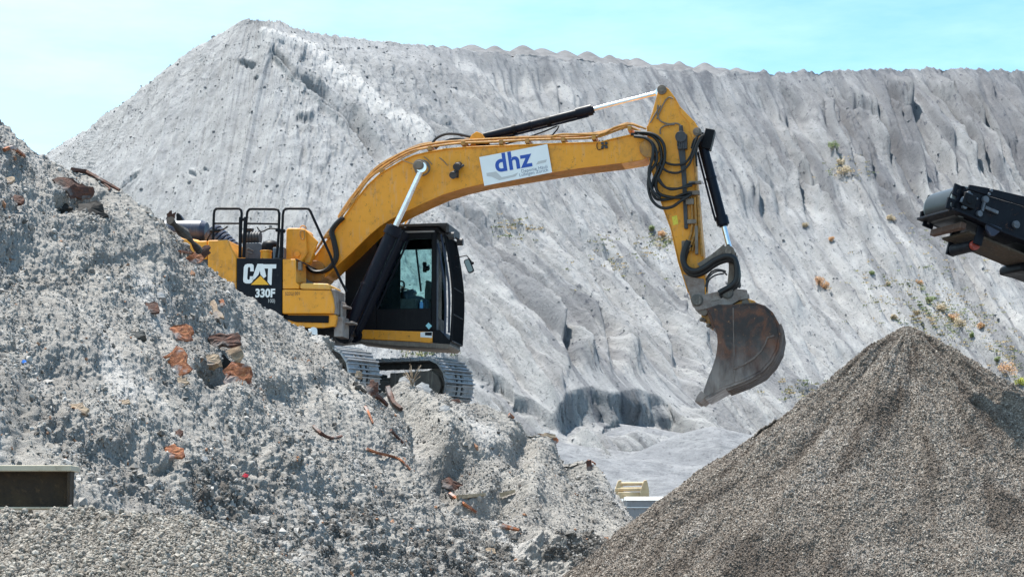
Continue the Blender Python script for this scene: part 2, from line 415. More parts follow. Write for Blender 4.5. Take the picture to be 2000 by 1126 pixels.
def rubble_mat(name, c1, c2, c3, dark, big=0.8, fine=9.0, bs=1.0):
    m = NT(name); o = m.coord(); t = m.attr('tone'); dk = m.attr('dirt_shade')
    a = m.noise(big, 6, 0.62, o); b = m.noise(fine, 8, 0.72, o); e = m.noise(fine*4.5, 5, 0.7, o)
    col = m.mix(m.rng(a, 0.35, 0.65), c1, c2); col = m.mix(m.rng(b, 0.42, 0.66, 0, 0.8), col, c3)
    col = m.mix(m.rng(e, 0.56, 0.68, 0, 0.75), col, dark)
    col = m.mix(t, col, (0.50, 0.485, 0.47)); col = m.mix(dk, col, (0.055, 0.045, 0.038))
    nb = m.bump(b, 1.0, 0.05*bs); nb = m.bump(e, 1.0, 0.018*bs, nb)
    return m.fin(col, 0.95, nb, spec=0.1)
def stone_mat(name, pal, rough=0.9, bsc=30):
    m = NT(name); t = m.attr('tone'); o = m.coord()
    cr = m.n('ShaderNodeValToRGB'); cr.color_ramp.interpolation = 'LINEAR'; m.l(t, cr.inputs[0])
    el = cr.color_ramp.elements; el[0].position = pal[0][0]; el[0].color = (*pal[0][1], 1); el[1].position = pal[-1][0]; el[1].color = (*pal[-1][1], 1)
    for p, c in pal[1:-1]:
        e = el.new(p); e.color = (*c, 1)
    n = m.noise(bsc, 4, 0.6, o); col = m.mix(m.rng(n, 0.4, 0.65, 0, 0.35), cr.outputs[0], (0.2, 0.19, 0.185))
    return m.fin(col, rough, None, spec=0.2)
WALLM = wall_mat()
RUBM = rubble_mat('grey rubble', (0.30, 0.285, 0.265), (0.40, 0.375, 0.34), (0.19, 0.178, 0.165), (0.05, 0.047, 0.045))
GRVM = rubble_mat('brown grey gravel', (0.22, 0.19, 0.162), (0.28, 0.25, 0.22), (0.14, 0.112, 0.09), (0.05, 0.04, 0.033), 1.2, 16.0, 0.6)
SANDM = rubble_mat('pale floor gravel', (0.20, 0.204, 0.215), (0.27, 0.272, 0.278), (0.13, 0.133, 0.142), (0.08, 0.08, 0.085), 0.3, 1.6, 4.0)
STONEM = stone_mat('grey stones', [(0.0, (0.06, 0.053, 0.046)), (0.25, (0.21, 0.20, 0.185)), (0.6, (0.38, 0.36, 0.335)), (0.9, (0.52, 0.50, 0.47)), (0.94, (0.36, 0.19, 0.11)), (1.0, (0.30, 0.14, 0.07))])
CHIPF = stone_mat('light gravel stones', [(0.0, (0.05, 0.038, 0.028)), (0.3, (0.19, 0.162, 0.132)), (0.65, (0.34, 0.305, 0.26)), (1.0, (0.56, 0.53, 0.48))])
GRVF = rubble_mat('light gravel', (0.31, 0.285, 0.25), (0.38, 0.355, 0.32), (0.20, 0.175, 0.15), (0.06, 0.05, 0.04), 1.2, 16.0, 0.6)
CHIPM = stone_mat('brown grey chips', [(0.0, (0.045, 0.031, 0.024)), (0.3, (0.15, 0.117, 0.092)), (0.65, (0.315, 0.27, 0.228)), (0.9, (0.48, 0.435, 0.38)), (1.0, (0.58, 0.54, 0.48))])

# ------------------------------------------------------------------ ruled terrain surfaces
def cr_interp(P, t):
    "catmull-rom through rows of P at parameter t in [0, n-1]"
    n = len(P); i = np.clip(np.floor(t).astype(int), 0, n-2); f = (t - i)[:, None]
    p0 = P[np.maximum(i-1, 0)]; p1 = P[i]; p2 = P[i+1]; p3 = P[np.minimum(i+2, n-1)]
    return 0.5*((2*p1) + (p2-p0)*f + (2*p0-5*p1+4*p2-p3)*f*f + (3*p1-p0-3*p2+p3)*f**3)
def grid_faces(nu, nv):
    i = np.arange((nv-1)*nu).reshape(nv-1, nu)[:, :-1].ravel()
    return np.stack([i, i+nu, i+nu+1, i+1], 1)
def grid_normals(G):
    du = np.gradient(G, axis=1); dv = np.gradient(G, axis=0)
    N = np.cross(dv, du); N /= np.linalg.norm(N, axis=2, keepdims=True) + 1e-9
    flip = N[..., 2].mean() < 0
    return -N if flip else N
def poly_mask(px, py, pts, w0, w1=None):
    "signed distance/width along a polyline in picture space of grid points; returns gauss, side"
    w1 = w1 or w0; best = np.full(px.shape, 1e9); side = np.zeros(px.shape); wd = np.full(px.shape, w0)
    n = len(pts)-1
    for i in range(n):
        ax, ay = pts[i]; bx, by = pts[i+1]; dx, dy = bx-ax, by-ay; l2 = dx*dx+dy*dy
        t = np.clip(((px-ax)*dx + (py-ay)*dy)/l2, 0, 1)
        ex = px-ax-t*dx; ey = py-ay-t*dy; d = np.sqrt(ex*ex+ey*ey); m = d < best
        best = np.where(m, d, best); side = np.where(m, np.sign(ex*dy-ey*dx), side); wd = np.where(m, w0+(w1-w0)*(i+t)/n, wd)
    return best/wd, side

# --- ground sheet
def build_ground():
    ax = np.concatenate([np.linspace(-3000, -130, 12), np.linspace(-120, 140, 180), np.linspace(150, 3000, 12)])
    ay = np.concatenate([np.linspace(-3000, -10, 10), np.linspace(-8, 130, 240), np.linspace(140, 4000, 12)])
    X, Y = np.meshgrid(ax, ay)
    Z = np.interp(Y, [-10, 26, 32, 44, 60, 75, 90, 130], [-1.7, -1.7, -1.2, 0.05, 1.25, 2.6, 3.9, 4.6])
    m = (np.abs(X) < 130) & (Y < 135) & (Y > -9)
    Z = Z + np.where(m, 1.1*sstep(50, 68, Y)*fbm(X*0.11, Y*0.11, 4, 3)+0.3*sstep(50, 60, Y) + 0.2*fbm(X*0.4, Y*0.4, 4, 4)*sstep(45, 60, Y) + 0.07*fbm(X*0.8, Y*0.8, 3, 5), 0)
    z = np.zeros(Z.size)
    o = np_mesh('ground', np.stack([X, Y, Z], 2), grid_faces(len(ax), len(ay)), SANDM, attrs={'tone': z, 'dirt_shade': z})
    setp(o, 'pale grey gravel floor of the pit', None, None, 'structure')
build_ground()

# --- far spoil slope
def build_wall():
    C = [((486,60,140),(-100,700,200)), ((472,43,125),(-800,800,165)), ((478,42,122.5),(-450,800,120)), ((490,41,121),(0,960,96)), ((505,41,120.5),(350,1050,84)),
         ((520,42,120.5),(650,1050,78)), ((538,43,121),(950,1010,78)), ((566,52,122),(1200,905,82)), ((620,66,123.5),(1330,872,86)), ((720,80,126),(1425,880,90)),
         ((900,97,131),(1560,900,94)), ((1100,112,136),(1720,950,97)), ((1350,139,143),(1900,980,100)), ((1600,139,150),(2150,1000,103)),
         ((1800,135,156),(2400,1010,106)), ((2000,138,162),(2650,1020,110)), ((2200,142,168),(2900,1020,114)), ((2500,145,176),(3300,1020,120))]
    T = np.array([W(*a) for a, b in C]); B = np.array([W(*b) for a, b in C])
    nu, nv = 1500, 560
    # denser columns where the base is in view
    t = np.interp(np.linspace(0, 1, nu), [0, 0.05, 0.16, 0.92, 1.0], [0, 2, 3.2, 15.5, len(C)-1])
    Tu = cr_interp(T, t); Bu = cr_interp(B, t)
    nb = 26; v = np.concatenate([np.linspace(-0.5, -0.01, nb), np.linspace(0, 1.12, nv-nb)])
    vv = np.clip(v, 0, None)[:, None, None]
    G = Tu[None]*(1-vv) + Bu[None]*vv
    L0 = np.linalg.norm(Bu-Tu, axis=1)
    G[..., 2] -= 1.6*np.sin(np.pi*np.clip(vv[..., 0], 0, 1))
    back = np.clip(-v, 0, None)[:, None]
    G[..., 1] += back*70; G[..., 2] -= back*14 + 22*np.clip(back-0.3, 0, 1)
    px, py = project(G)
    U = np.cumsum(np.r_[0, np.linalg.norm(np.diff(Bu, axis=0), axis=1)])[None, :]*np.ones((nv, 1))
    S = v[:, None]*L0[None, :]
    N = grid_normals(G)
    vp = np.clip(v, 0, 1)[:, None]*np.ones((1, nu))
    x, y, z = G[..., 0], G[..., 1], G[..., 2]
    warp = 1.0*fbm(U*0.08, S*0.05, 3, 21) + 0.05*fbm(U*0.5, S*0.25, 3, 22)
    right = sstep(560, 1250, px); env = sstep(0.0, 0.10, vp)
    def vee(f, g, sd, wd):      # sharp bottomed channels running down the fall line
        n_ = perlin((U+warp)*f, S*g, sd); return np.clip(1-np.abs(n_)*wd, 0, 1)
    def lop(f, g, sd, k=1.6):          # lopsided ribs: the right-hand bank is steep, the other lies back
        q = ((U+warp)*f + k*perlin((U+warp)*f*0.5, S*g, sd) + 0.02*perlin(U*f*3, S*0.25, sd+5)) % 1.0
        return np.where(q < 0.88, (q/0.88)**1.3, (1-q)/0.12)
    m1 = sstep(-0.5, 0.2, fbm(U*0.10, S*0.05, 3, 35)); m2 = sstep(-0.4, 0.3, fbm(U*0.3, S*0.07, 3, 36)); m3 = sstep(-0.4, 0.3, fbm(U*0.5, S*0.10, 3, 37))
    ch = 0.60*vee(.30, .008, 31, 3.0)*m1 + 0.42*vee(.75, .015, 32, 3.0)*m2 + 0.20*vee(1.7, .03, 33, 3.0)*m3 + 0.09*vee(3.6, .06, 34, 2.5)
    amp = (0.05 + 0.95*right)*(0.15+0.85*env)*(0.8+0.6*sstep(1350, 1700, px)*sstep(480, 250, py))
    r1 = lop(.20, .010, 38); r2 = lop(.52, .020, 39, 1.2); r3 = lop(1.3, .05, 61, 1.0)
    D = -1.15*amp*ch + amp*(0.85*r1*(0.35+0.65*m1) + 0.78*r2*m2 + 0.38*r3*m3)
    D += (0.55*fbm(x*0.06, (y-z)*0.06, 3, 41) + (0.05+0.05*(1-right))*fbm(x*0.5, (y-z)*0.45, 5, 42, 0.68))*(0.15+0.85*env)
    D += (0.05+0.03*(1-right))*fbm(x*1.6, (y-z)*1.6, 4, 46, 0.7)*(0.3+0.7*env) + 0.05*right*fbm(U*1.2, S*0.16, 4, 43, 0.6)
    cone_ok = sstep(2.2, 3.4, t)[None, :]
    cl, ci = cells(x*0.9, (y-z)*0.8, 44); D += (1-0.7*right)*cone_ok*0.22*np.clip(0.35-cl, 0, 1)*(ci > 0.72)*2
    cl, ci = cells(x*2.2, (y-z)*2.0, 45); D += (1-0.6*right)*cone_ok*0.12*np.clip(0.40-cl, 0, 1)*(ci > 0.6)*2
    # layered ledges
    led = fbm(x*0.25+3, (y-z)*0.25, 4, 47)
    D += 0.13*sstep(0.25, 0.33, led)*env*(1-0.8*right) + 0.09*sstep(0.45, 0.5, fbm(x*0.5, (y-z)*0.5, 3, 48))*(1-right) + 0.05*sstep(0.4, 0.44, fbm(x*0.9, (y-z)*0.9, 4, 49))*(1-0.7*right)
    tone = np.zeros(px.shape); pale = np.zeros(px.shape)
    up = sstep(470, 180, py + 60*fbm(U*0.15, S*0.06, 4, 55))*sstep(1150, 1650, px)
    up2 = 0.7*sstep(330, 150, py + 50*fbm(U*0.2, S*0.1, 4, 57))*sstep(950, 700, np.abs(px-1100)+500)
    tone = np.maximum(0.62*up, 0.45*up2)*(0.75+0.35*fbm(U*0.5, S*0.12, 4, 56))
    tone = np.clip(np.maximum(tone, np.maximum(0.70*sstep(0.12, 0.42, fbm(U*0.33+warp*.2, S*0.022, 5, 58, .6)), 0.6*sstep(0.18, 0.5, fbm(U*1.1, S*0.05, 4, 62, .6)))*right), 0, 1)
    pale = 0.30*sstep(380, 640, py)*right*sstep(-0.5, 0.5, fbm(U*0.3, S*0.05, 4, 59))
    wob = 5*fbm(U*0.25, S*0.15, 3, 50)
    qx, qy = px+wob, py+wob*0.5
    gul = [([(522,90),(556,128),(572,150),(600,168),(650,212),(700,258),(745,318)], 5, 9, 1.6, 0.4),
           ([(590,150),(640,185),(690,232),(722,286)], 4, 6, 1.0, .3),
           ([(860,400),(905,440),(960,480),(1005,545),(1050,590),(1095,650),(1120,720)], 9, 15, 1.7, .35),
           ([(905,380),(960,435),(1000,470),(1065,545),(1125,605),(1175,665),(1205,740)], 8, 13, 1.7, .35),
           ([(1040,395),(1100,455),(1180,520),(1240,590),(1290,650),(1345,745)], 8, 12, 1.5, .3),
           ([(1090,490),(1160,560),(1230,640),(1290,700),(1350,770)], 7, 10, 1.1, .25),
           ([(1180,430),(1260,510),(1310,560),(1335,640),(1400,730)], 6, 12, 1.2, .25),
           ([(880,520),(930,570),(985,640),(1035,700)], 8, 12, 1.0, .2),
           ([(1200,380),(1290,450),(1310,470)], 5, 8, .8, .2),
           ([(1460,560),(1530,610),(1600,680),(1680,740)], 6, 10, .8, .1),
           ([(1590,185),(1640,245),(1670,320),(1735,400),(1800,470)], 7, 11, 1.4, .35),
           ([(1640,180),(1700,240),(1760,330),(1810,410),(1850,470)], 7, 11, 1.4, .35),
           ([(1720,165),(1775,225),(1825,300),(1880,380),(1930,450)], 8, 11, 1.5, .35),
           ([(1800,160),(1840,210),(1890,300),(1950,360)], 7, 11, 1.5, .35),
           ([(1900,170),(1950,250),(1990,320),(2040,400)], 8, 11, 1.3, .3),
           ([(1400,240),(1470,300),(1530,360),(1560,420)], 6, 9, .9, .25),
           ([(1480,330),(1540,390),(1555,440)], 6, 9, .9, .25),
           ([(1510,250),(1560,330),(1620,400),(1660,470)], 6, 9, 1.1, .25),
           ([(200,420),(240,385),(270,350)], 4, 4, .4, .2), ([(830,240),(900,290),(960,330)], 6, 8, .8, .25)]
    for pts, w0, w1, dp, tn in gul:
        d, s = poly_mask(qx, qy, pts, w0, w1)
        brk = 0.45+0.55*sstep(-0.45, 0.25, fbm(U*0.3, S*0.08, 2, 51))
        ys = [p[1] for p in pts]; tp = sstep(ys[0]-6, ys[0]+35, qy)*sstep(ys[-1]+10, ys[-1]-45, qy) if ys[-1] > ys[0] else 1.0
        asym = np.where(s > 0, 0.55, 1.5)                 # one bank drops sheer, the other lies back
        D += (-0.68*dp*np.clip(1-d*asym, 0, 1)**0.8 + 0.22*dp*np.exp(-(d*asym-1.5)**2*2.5))*brk*tp
        tone = np.maximum(tone, 0.6*tn*np.clip(1-d*asym, 0, 1)*brk*tp)  # groove shade put into the colour: gully floors get a darker tone
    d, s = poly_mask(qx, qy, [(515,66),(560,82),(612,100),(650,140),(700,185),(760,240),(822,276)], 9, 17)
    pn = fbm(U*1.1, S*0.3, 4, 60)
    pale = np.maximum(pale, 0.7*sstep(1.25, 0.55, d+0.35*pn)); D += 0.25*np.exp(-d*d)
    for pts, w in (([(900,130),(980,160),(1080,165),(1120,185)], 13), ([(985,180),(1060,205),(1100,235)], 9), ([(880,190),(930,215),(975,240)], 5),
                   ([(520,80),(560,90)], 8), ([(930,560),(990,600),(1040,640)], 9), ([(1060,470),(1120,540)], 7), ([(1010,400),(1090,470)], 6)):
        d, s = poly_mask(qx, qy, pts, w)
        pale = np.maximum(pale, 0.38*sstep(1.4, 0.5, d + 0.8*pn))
    # dark slumps
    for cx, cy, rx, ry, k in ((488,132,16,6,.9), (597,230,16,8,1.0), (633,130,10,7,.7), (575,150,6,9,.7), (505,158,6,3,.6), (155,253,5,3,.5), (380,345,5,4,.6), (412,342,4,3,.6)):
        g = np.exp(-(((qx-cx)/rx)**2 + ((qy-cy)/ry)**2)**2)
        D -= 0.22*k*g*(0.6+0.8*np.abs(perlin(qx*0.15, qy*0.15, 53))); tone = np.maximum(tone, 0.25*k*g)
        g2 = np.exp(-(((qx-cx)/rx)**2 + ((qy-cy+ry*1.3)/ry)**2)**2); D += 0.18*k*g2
    # undercut scarps low on the slope: the ground above stands out, then drops sheer
    scarps = [([(1080,815),(1108,766),(1160,757),(1205,764),(1250,762),(1295,778),(1330,808),(1362,850)], 74, 2.2),
              ([(862,700),(890,690),(945,712),(985,738),(1015,785)], 42, 1.3), ([(985,762),(1030,774),(1075,800),(1118,820),(1145,860)], 34, 1.2)]
    drop = np.zeros(px.shape); quiet = np.ones(px.shape); wx = px + 5*fbm(px*0.02, py*0.02, 3, 69)
    for pts, h, dep in scarps:
        xs = [p[0] for p in pts]; ys = [p[1] for p in pts]
        ed = np.interp(wx, xs, ys) + 7*perlin(px*0.018, px*0.0, 70) + 1.2*perlin(px*0.11, px*0.0, 72)
        lat = sstep(xs[0]-10, xs[0]+30, wx)*sstep(xs[-1]+10, xs[-1]-35, wx)
        below = (py-ed)/h
        prof = sstep(0.0, 0.11, below)*(1-sstep(0.12, 1.5, below))
        drop = np.maximum(drop, prof*lat*h/50.0*(0.95+0.15*perlin(px*0.02, py*0.01, 71)))
        quiet = np.minimum(quiet, 1-0.92*lat*sstep(-0.9, -0.1, below)*(1-sstep(0.3, 1.8, below)))
    G = G + N*(D*quiet)[..., None]; G[..., 2] -= drop
    face = sstep(0.15, 0.7, drop); fl_ = (0.32*fbm(x*0.9, G[..., 2]*0.9, 4, 73, .6) + 0.35*np.abs(perlin(x*0.35, G[..., 2]*0.12, 74)))*face
    G[..., 0] += 0.62*fl_; G[..., 1] -= 0.78*fl_
    G[..., 2] += 0.22*fbm(U*1.1, S*0.5, 4, 76, .65)*np.exp(-np.abs(v)*70)[:, None]*(0.4+0.6*right)
    # rugged crest
    uv = np.stack([U, S + 4.0*drop], 2)
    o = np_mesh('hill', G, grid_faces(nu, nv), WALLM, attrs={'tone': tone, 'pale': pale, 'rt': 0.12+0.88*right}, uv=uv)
    setp(o, 'huge grey spoil slope scored by rain gullies behind the digger', None, None, 'structure')
    return G
WALL = build_wall()
WPX, WPY = project(WALL)

def on_grid(G, PX, PY, px, py, r=6):
    m = (np.abs(PX-px) < r) & (np.abs(PY-py) < r)
    if not m.any(): return on_grid(G, PX, PY, px, py, r*2)
    d = np.where(m, G[..., 1]*1.0 + 0.05*np.hypot(PX-px, PY-py), 1e9)
    k = np.unravel_index(np.argmin(d), d.shape); P = G[k]
    return Vector(P)
def surf_n(G, P, s=12):
    d = ((G - np.array(P))**2).sum(2); i, j = np.unravel_index(np.argmin(d), d.shape)
    i0, i1 = max(i-s, 0), min(i+s, G.shape[0]-1); j0, j1 = max(j-s, 0), min(j+s, G.shape[1]-1)
    n = Vector(G[i1, j]-G[i0, j]).cross(Vector(G[i, j1]-G[i, j0])).normalized()
    return n if n.z > 0 else -n

# --- little tipped heaps standing on the plateau behind the crest
def heap(px, py, D, r, h, label):
    top = W(px, py, D); n = 40; m = 16; V = [(0, 0, h)]; Fs = []
    for i in range(1, m+1):
        for k in range(n):
            a = 2*math.pi*k/n; q = i/m
            rr = r*q*(1+0.06*math.sin(3*a+px))
            z = h*(1-q) - 0.10*h*math.sin(math.pi*q) - (0.12*h if q < .05 else 0) + 0.03*h*math.sin(9*a+i)*q
            V.append((rr*math.cos(a), rr*math.sin(a), z - (0.05*h*math.exp(-q*9))))
    V[0] = (0, 0, h*0.93)
    for k in range(n): Fs.append((0, 1+k, 1+(k+1) % n))
    for i in range(m-1):
        for k in range(n): Fs.append((1+i*n+k, 1+(i+1)*n+k, 1+(i+1)*n+(k+1) % n, 1+i*n+(k+1) % n))
    me = bpy.data.meshes.new('spoil_heap'); me.from_pydata(V, [], Fs)
    bm = bmesh.new(); bm.from_mesh(me); bmesh.ops.recalc_face_normals(bm, faces=bm.faces); bm.to_mesh(me); bm.free()
    if sum(f.normal.z for f in me.polygons) < 0: me.flip_normals()
    me.polygons.foreach_set('use_smooth', [True]*len(me.polygons))
    o = link_mesh('spoil_heap', me, HEAPM, None, False); o.location = (top.x, top.y, top.z-h*0.93)
    setp(o, label, 'spoil heap', 'tipped spoil heaps along the skyline')
HEAPM = simple('dull grey heap', (0.15, 0.148, 0.152), 0.95, 0, 0.45, 1.6)
BD = lambda px: float(np.interp(px, [790, 900, 1100, 1350, 1500], [142, 144, 149, 156, 161]))
for px, py, lab in ((866,89,'small pointed grey heap at the left end of the skyline row'),
        (921,87,'grey heap second from the left in the skyline row'), (966,89,'broad grey heap left of the tallest skyline cone'),
        (1021,88,'pointed grey cone, one of the two tallest heaps on the skyline'), (1058,94,'rounded grey heap just right of the tallest skyline cone'),
        (1103,98,'low wide grey heap above the white sign, middle of the skyline row'), (1147,100,'low rounded grey heap left of the raised arm tip'),
        (1190,107,'flat grey heap above the upper hydraulic rod'), (1243,113,'long flat grey heap above the arm tip on the skyline'),
        (1326,119,'lone pointed grey heap right of the arm tip on the skyline'), (1376,122,'pointed grey heap right of the lone one'),
        (1438,132,'low grey heap at the right end of the skyline row')):
    heap(px, py, BD(px)-.6, 3.9+0.9*math.sin(px*1.7), 2.3+0.5*math.sin(px*0.9), lab)
# the long berm those heaps are tipped on
def berm():
    L_ = [(790,104),(840,101),(900,97),(950,98),(1050,103),(1150,111),(1250,120),(1350,129),(1420,135),(1470,140)]
    T = np.array([W(x, y+2, BD(x)) for x, y in L_]); nu = 260; Tu = cr_interp(T, np.linspace(0, len(L_)-1, nu)); rows = []
    for k, (dy, dz) in enumerate(((-8,-6.5),(-5.5,-4.3),(-3,-2.1),(-1.2,-.6),(-.4,-.1),(0,0),(.6,-.1),(3,-2),(8,-6))):
        R = Tu.copy(); R[:, 1] += dy; R[:, 2] += dz + 0.35*fbm(Tu[:, 0]*0.5, np.full(nu, k*0.5), 3, 90)*(0.3+0.1*k); rows.append(R)
    z = np.zeros((len(rows), nu)); o = np_mesh('berm', np.array(rows), grid_faces(nu, len(rows)), HEAPM); setp(o, 'long grey berm on the plateau behind the crest', None, None, 'structure')
berm()

# --- near rubble heap with the bench the digger stands on
BENCH = 2.20
def build_rubble():
    C = [((-260,90,21),(-160,1500,12.5)), ((-60,195,23),(180,1500,13.2)), ((0,236,24),(380,1500,14)), ((62,292,24.6),(470,1500,14.5)), ((130,330,25.2),(560,1500,15)),
         ((232,374,26),(690,1500,16)), ((330,446,27),(800,1500,17)), ((440,550,28.5),(920,1490,18.6)), ((560,624,29.6),(1040,1470,20)), ((640,680,30.4),(1110,1440,21.4)),
         ((700,730,31),(1160,1420,22.4)), ((756,762,31.2),(1200,1400,23.2)), ((800,764,31.4),(1240,1370,24)), ((850,766,31.6),(1280,1340,24.8)), ((905,784,31.7),(1310,1320,25.2)), ((965,800,31.8),(1340,1300,25.8)),
         ((1055,844,31.9),(1385,1270,26.8)), ((1148,898,31.8),(1420,1240,27.6)), ((1198,962,31.6),(1440,1220,28.4)), ((1224,1010,31.3),(1450,1210,29)), ((1250,1080,31),(1460,1220,29.6)), ((1330,1160,31),(1480,1230,30))]
    T = np.array([W(*a) for a, b in C]); B = np.array([W(*b) for a, b in C])
    nu, nv = 1500, 900
    t = np.interp(np.linspace(0, 1, nu), [0, 0.02, 1.0], [0, 1.0, len(C)-1])
    Tu = cr_interp(T, t); Bu = cr_interp(B, t)
    nb = 130; v = np.concatenate([-(np.linspace(1, 0.004, nb)**1.6), np.linspace(0, 1.0, nv-nb)])
    vv = np.clip(v, 0, None)[:, None, None]
    G = Tu[None]*(1-vv) + Bu[None]*vv
    bk = np.clip(-v, 0, None)[:, None]*np.ones((1, nu))
    yb = Tu[None, :, 1] + bk*(46-Tu[None, :, 1]); run = yb-Tu[None, :, 1]
    zb = np.maximum(Tu[None, :, 2] - run*0.75, np.minimum(BENCH, Tu[None, :, 2]-0.12*np.clip(run, 0, 1)))
    zb = zb - np.clip(yb-40.5, 0, 9)*0.9
    G[..., 1] = np.where(bk > 0, yb, G[..., 1]); G[..., 2] = np.where(bk > 0, zb, G[..., 2])
    # widen with depth so the bench keeps going behind
    px, py = project(G); N = grid_normals(G)
    x, y, z = G[..., 0], G[..., 1], G[..., 2]
    wid = np.linalg.norm(np.gradient(G[nv//2], axis=0), axis=1).cumsum()
    a = wid[None, :]*np.ones((nv, 1)); b = np.concatenate([np.zeros((1, nu)), np.cumsum(np.linalg.norm(np.diff(G, axis=0), axis=2), axis=0)])
    b = -(b - b[nb][None, :]); flow = -b; cross = a
    vp = np.clip(v, 0, 1)[:, None]*np.ones((1, nu))
    env = 0.30 + 0.70*sstep(0.0, 0.12, vp)
    env = np.where(bk > 0, 0.25, env)
    D = 0.26*fbm(a*0.33, b*0.33, 2, 101)*env
    D += 0.055*fbm(a*1.0, b*1.0, 3, 102)*env + 0.026*fbm(flow*1.2, cross*3.4, 5, 103, .6)*1.3
    D += 0.020*fbm(a*5, b*5, 4, 104, 0.66)
    c1, i1 = cells(a*5.5, b*5.5, 110); c2, i2 = cells(a*13, b*13, 120)
    lump = sstep(-0.1, 0.5, fbm(a*0.9, b*0.9, 3, 130))
    D += 0.055*np.clip(0.5-c1, 0, 1)*(i1 > 0.7)*(0.2+lump) + 0.026*np.clip(0.5-c2, 0, 1)*(i2 > 0.45)
    cf, _i = cells(a*26, b*26, 140); D += 0.010*np.clip(0.5-cf, 0, 1)
    tone = 0.50*sstep(0.1, 0.9, fbm(flow*0.4, cross*1.1, 4, 133))
    big = 0.45*sstep(0.0, 0.6, fbm(flow*0.35+7, cross*0.8, 4, 134))
    dirt_shade = big*0.6
    wob = 12*fbm(a*1.3, b*1.3, 3, 135); qx, qy = px+wob, py+wob
    # the bench face breaks away behind the front heap
    d, s = poly_mask(qx, qy, [(655,690),(720,760),(800,830),(850,905),(900,960),(985,970)], 16, 30)
    D += -0.42*np.exp(-d*d) + 0.15*np.exp(-(d-1.8)**2)
    # hollows; their shade is also put into the colour
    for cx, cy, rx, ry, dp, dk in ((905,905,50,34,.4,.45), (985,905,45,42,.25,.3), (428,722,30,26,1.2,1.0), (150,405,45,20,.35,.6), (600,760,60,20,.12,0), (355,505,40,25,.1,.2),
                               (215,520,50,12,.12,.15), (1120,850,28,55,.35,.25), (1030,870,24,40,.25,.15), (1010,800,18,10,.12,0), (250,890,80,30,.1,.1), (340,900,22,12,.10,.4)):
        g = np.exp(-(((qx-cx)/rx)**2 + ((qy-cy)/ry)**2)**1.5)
        D -= dp*g; dirt_shade = np.maximum(dirt_shade, dk*g*sstep(-0.4, 0.4, fbm(a*3, b*3, 3, 136)+0.3))
    # a darker belt of coarse rubbish along the foot
    for cx, cy, rx, ry, k in ((430,960,150,65,1.0), (620,1050,230,75,.95), (900,1090,260,65,1.0), (200,930,120,40,.6), (560,900,160,50,.45), (1110,1090,110,40,.95), (120,850,120,50,.35), (30,690,60,40,.3), (120,530,110,30,.3), (760,960,120,40,.35)):
        g = np.exp(-(((qx-cx)/rx)**2 + ((qy-cy)/ry)**2)**1.5)
        dirt_shade = np.maximum(dirt_shade, k*g*sstep(-0.15, 0.35, fbm(a*2.4, b*2.4, 4, 137)+0.15)); D += 0.05*g*fbm(a*6, b*6, 3, 138)
    d, s = poly_mask(qx, qy, [(1040,1060),(1100,1070),(1160,1100),(1215,1130)], 25)
    D += 0.32*np.exp(-d*d)
    G = G + N*D[..., None]
    tone = np.clip(tone*(1-dirt_shade), 0, 1)
    o = np_mesh('terrain', G, grid_faces(nu, nv), RUBM, attrs={'tone': tone, 'dirt_shade': dirt_shade*0.8})
    setp(o, 'steep bank of pale grey rubble in the foreground', None, None, 'structure')
    return G, N, dirt_shade, lump
RUB_G, RUB_N, RUB_DIRT_SHADE, RUB_LUMP = build_rubble()
RPX, RPY = project(RUB_G)

# --- low heap of coarse gravel in the bottom left corner
def build_front():
    C = [((-300,965,13.5),(-260,1500,10.5)), ((-60,990,13.6),(0,1500,10.5)), ((60,993,13.7),(140,1500,10.6)), ((200,996,13.8),(300,1500,10.8)), ((300,1006,13.9),(420,1500,11)), ((360,1014,14),(500,1500,11.2)),
         ((440,1044,14.2),(600,1500,11.6)), ((520,1082,14.4),(690,1500,12)), ((610,1130,14.6),(780,1500,12.4)), ((720,1210,14.8),(860,1500,12.8)), ((840,1300,15),(950,1520,13.2))]
    T = np.array([W(*a) for a, b in C]); B = np.array([W(*b) for a, b in C]); nu, nv = 700, 420
    t = np.linspace(0, len(C)-1, nu); Tu = cr_interp(T, t); Bu = cr_interp(B, t)
    v = np.concatenate([-np.linspace(1, 0.01, 60), np.linspace(0, 1, nv-60)]); vv = np.clip(v, 0, None)[:, None, None]
    G = Tu[None]*(1-vv) + Bu[None]*vv; bk = np.clip(-v, 0, None)[:, None]
    G[..., 1] += bk*2.4; G[..., 2] -= bk*1.9
    px, py = project(G); N = grid_normals(G); x, y, z = G[..., 0], G[..., 1], G[..., 2]
    b = z-0.6*y; D = 0.05*fbm(x*1.2, b*1.2, 3, 201)+0.03*fbm(x*5, b*5, 3, 202)
    c1, i1 = cells(x*16, b*16, 203); D += 0.045*np.clip(0.5-c1, 0, 1)*(i1 > .3); c2, i2 = cells(x*34, b*34, 206); D += 0.018*np.clip(0.5-c2, 0, 1)
    G = G + N*D[..., None]
    dirt_shade = 0.6*sstep(0.1, 0.7, fbm(x*1.5, b*1.5, 4, 204)); tone = 0.35*sstep(0.1, 0.8, fbm(x*2.0+9, b*2.0, 4, 205))
    o = np_mesh('gravel_heap', G, grid_faces(nu, nv), GRVF, attrs={'tone': tone, 'dirt_shade': dirt_shade})
    setp(o, 'low heap of coarse brownish gravel in the bottom left corner', 'gravel heap')
    return G, N
FR_G, FR_N = build_front(); FPX, FPY = project(FR_G)

